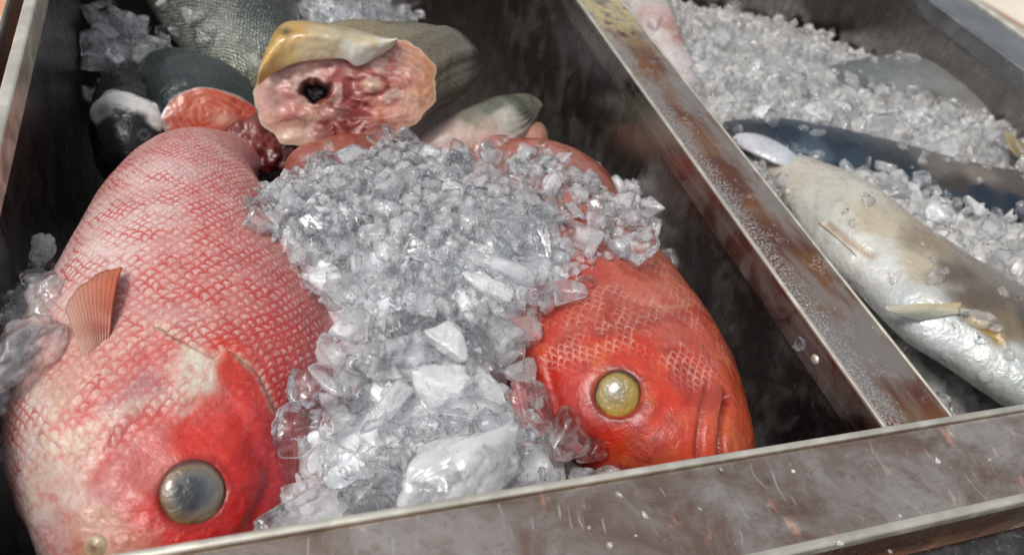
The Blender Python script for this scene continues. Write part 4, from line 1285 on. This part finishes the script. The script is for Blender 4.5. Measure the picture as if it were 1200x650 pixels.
# back left corner
BL = [at(*p) for p in [(108, 130, -.17), (116, 20, -.15), (150, 10, -.13), (215, 30, -.11), (250, 80, -.12), (200, 90, -.14), (190, 130, -.16)]]
bl_z = idw([(130, 120, -.165), (130, 50, -.14), (160, 30, -.125), (210, 40, -.12), (230, 80, -.125), (180, 80, -.135), (160, 110, -.15)])
ice_bed('crushed_ice', BL, bl_z, 'crushed ice behind the white-throated fish head', .004, 160, .006, .006)
scatter(BL, bl_z, 26, lambda x, y: .0135, 'greyish ice chunk in the far left corner behind the fish head', 'ice chunks in the far left corner', .72, up=.45, pool=ICE_FROST + ICE_PROTO[:6])

BK = [at(*p) for p in [(300, -20, -.12), (330, 20, -.11), (370, 30, -.10), (430, 46, -.11), (490, 44, -.12), (498, 10, -.13), (470, -40, -.13), (380, -60, -.12)]]
bk_z = idw([(330, 5, -.115), (400, 10, -.11), (450, 15, -.115), (490, 30, -.14), (400, -40, -.12)])
ice_bed('crushed_ice', BK, bk_z, 'fine crushed ice banked behind the cut fish', .004, 700, .0055, .008)
scatter(BK, bk_z, 14, lambda x, y: .0085, 'small ice chunk on the bank behind the cut fish', 'ice chunks behind the cut fish', .8)

# strip between the orange red fish and the divider
RW = [at(*p) for p in [(680, 190, -.07), (760, 210, -.09), (830, 330, -.10), (890, 430, -.11), (925, 520, -.12), (900, 560, -.12), (868, 560, -.1), (872, 440, -.09), (820, 330, -.08), (770, 250, -.06), (720, 205, -.06)]]
rw_z = idw([(690, 195, -.085), (760, 240, -.085), (800, 300, -.095), (850, 380, -.11), (885, 450, -.12), (890, 520, -.125)])
ice_bed('crushed_ice', RW, rw_z, 'crushed ice in the gap between the orange red fish and the divider', .003, 420, .0055, .007)
scatter(RW, rw_z, 22, lambda x, y: .0085, 'dim ice chunk in the gap beside the divider wall', 'ice chunks in the gap beside the divider', .75)
x, y, z = at(938, 428, -.016)
chunk(XD0 - .0022, .250, -.0165, .0058, 'thin clear ice flake stuck to the divider beside its rivet', None, one(8, 20, .6, .05, .7, M_ice_clear, 71), (0, 1.5, .2), (1, 1, .35))

# right bin
RB = [(XD1 + .006, .185), (XR - .004, .185), (XR - .004, .93), (XD1 + .006, .93)]
rb_z = idw([(850, 130, -.072), (900, 110, -.072), (840, 70, -.09), (900, 60, -.10), (960, 40, -.12), (1000, 30, -.13), (980, 100, -.085), (1010, 125, -.075), (1090, 145, -.062), (1180, 175, -.058), (1060, 160, -.062), (900, 205, -.075), (910, 250, -.08), (960, 320, -.10), (1010, 390, -.11), (1080, 440, -.115), (1150, 490, -.12),
            (1080, 225, -.048), (1050, 240, -.055), (1130, 262, -.056), (1180, 290, -.055), (1120, 285, -.05), (1200, 310, -.05), (1200, 130, -.075), (1130, 70, -.12), (1050, 50, -.12), (870, 140, -.07), (950, 150, -.068)])
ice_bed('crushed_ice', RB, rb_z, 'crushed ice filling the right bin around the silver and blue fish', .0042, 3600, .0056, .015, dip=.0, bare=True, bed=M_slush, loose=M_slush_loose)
VIS_RB = [at(*p) for p in [(800, 60, -.09), (860, 40, -.1), (960, 70, -.1), (1000, 120, -.08), (1190, 170, -.06), (1230, 320, -.05), (1120, 290, -.05), (1040, 230, -.05), (900, 150, -.07), (830, 100, -.08)]]
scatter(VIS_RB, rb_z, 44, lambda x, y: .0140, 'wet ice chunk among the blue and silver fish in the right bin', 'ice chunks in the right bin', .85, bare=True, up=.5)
FR_RB = [at(*p) for p in [(905, 220, -.08), (960, 320, -.1), (1050, 400, -.11), (1160, 470, -.12), (1200, 500, -.12), (1100, 520, -.12), (950, 330, -.1)]]
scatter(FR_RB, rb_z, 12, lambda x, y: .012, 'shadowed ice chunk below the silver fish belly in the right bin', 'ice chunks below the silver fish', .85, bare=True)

# crumbs of ice on the front rim
for px, py, s in [(726, 580, .0026), (757, 604, .003), (714, 638, .0024), (845, 550, .0016), (985, 636, .0024), (1055, 605, .002), (1160, 538, .0022), (930, 552, .0016), (1098, 540, .0026), (690, 618, .0014), (820, 596, .0014), (1043, 646, .0018), (745, 627, .0013)]:
    x, y, z = at(px, py, .003)
    chunk(x, y, .0032, s * .62, 'tiny white ice crumb melting on the front rim', 'ice crumbs on the front rim', random.choice(ICE_FROST), None, (1.3, 1, .7))

# water beads on the divider, countless
bv, bf = ICO[2]
VV, FF, off = [], [], 0
for k in range(900):
    y = rng.uniform(YF1 + .01, .85)
    x = XD0 + .0035 + abs(rng.normal(0, .011))
    if x > XD1 - .004: continue
    r = rng.uniform(.0005, .0013)
    VV.append(bv * np.array([r, r * rng.uniform(1, 1.8), r * .5]) + np.array([x, y, .0])); FF += [tuple(i + off for i in f) for f in bf]; off += len(bv)
tw = NT('water beads')
M_water = tw.done(tw.bsdf(Base_Color=(.95, .97, 1), Roughness=.03, IOR=1.33, Transmission_Weight=.9))
wd = link('water_beads', mesh('water_beads', np.vstack(VV), FF), M_water, counter)
wd['kind'] = 'stuff'

# ---------------------------------------------------------------- light, air, camera
W = bpy.data.worlds.new('World')
scene.world = W
W.use_nodes = True
nt = W.node_tree
bg = nt.nodes['Background']
sky = nt.nodes.new('ShaderNodeTexSky')
sky.sky_type = 'NISHITA'
sky.sun_disc = False
ELEV, AZ = math.radians(58), math.radians(250)      # azimuth measured clockwise from +Y
sky.sun_elevation = ELEV
sky.sun_rotation = AZ
sky.air_density = 1.0; sky.dust_density = 4.0; sky.ozone_density = 0.6
hs_ = nt.nodes.new('ShaderNodeHueSaturation')     # thin high cloud takes most of the blue out
hs_.inputs['Saturation'].default_value = .25
nt.links.new(sky.outputs[0], hs_.inputs['Color'])
nt.links.new(hs_.outputs[0], bg.inputs[0])
bg.inputs[1].default_value = 0.13
sd = bpy.data.lights.new('sun', 'SUN')
sd.energy = 1.1; sd.angle = math.radians(16); sd.color = (1, .96, .9)
so = bpy.data.objects.new('sun', sd)
COL.objects.link(so)
dirv = Vector((math.sin(AZ) * math.cos(ELEV), math.cos(AZ) * math.cos(ELEV), math.sin(ELEV)))
so.rotation_euler = dirv.to_track_quat('Z', 'Y').to_euler()

cd = bpy.data.cameras.new('camera')
co = bpy.data.objects.new('camera', cd)
COL.objects.link(co)
cd.sensor_width = 36; cd.lens = 901 / 1200 * 36
cd.clip_start = .01; cd.clip_end = 500
M = Matrix.Identity(4)
for i in range(3):
    M[i][0] = AX[i, 0]; M[i][1] = -AX[i, 1]; M[i][2] = -AX[i, 2]
M.translation = Vector((0, 0, H))
co.matrix_world = M
cd.dof.use_dof = True; cd.dof.focus_distance = .50; cd.dof.aperture_fstop = 7.0
scene.camera = co

vs = scene.view_settings
scene.display_settings.display_device = 'sRGB'
vs.view_transform = 'Standard'; vs.look = 'None'; vs.exposure = 0.15; vs.gamma = 1.0
cy = scene.cycles
cy.max_bounces = 40; cy.transmission_bounces = 36; cy.glossy_bounces = 8; cy.diffuse_bounces = 10; cy.transparent_max_bounces = 8
cy.caustics_refractive = True; cy.caustics_reflective = False
cy.sample_clamp_indirect = 10.0
cy.use_denoising = True
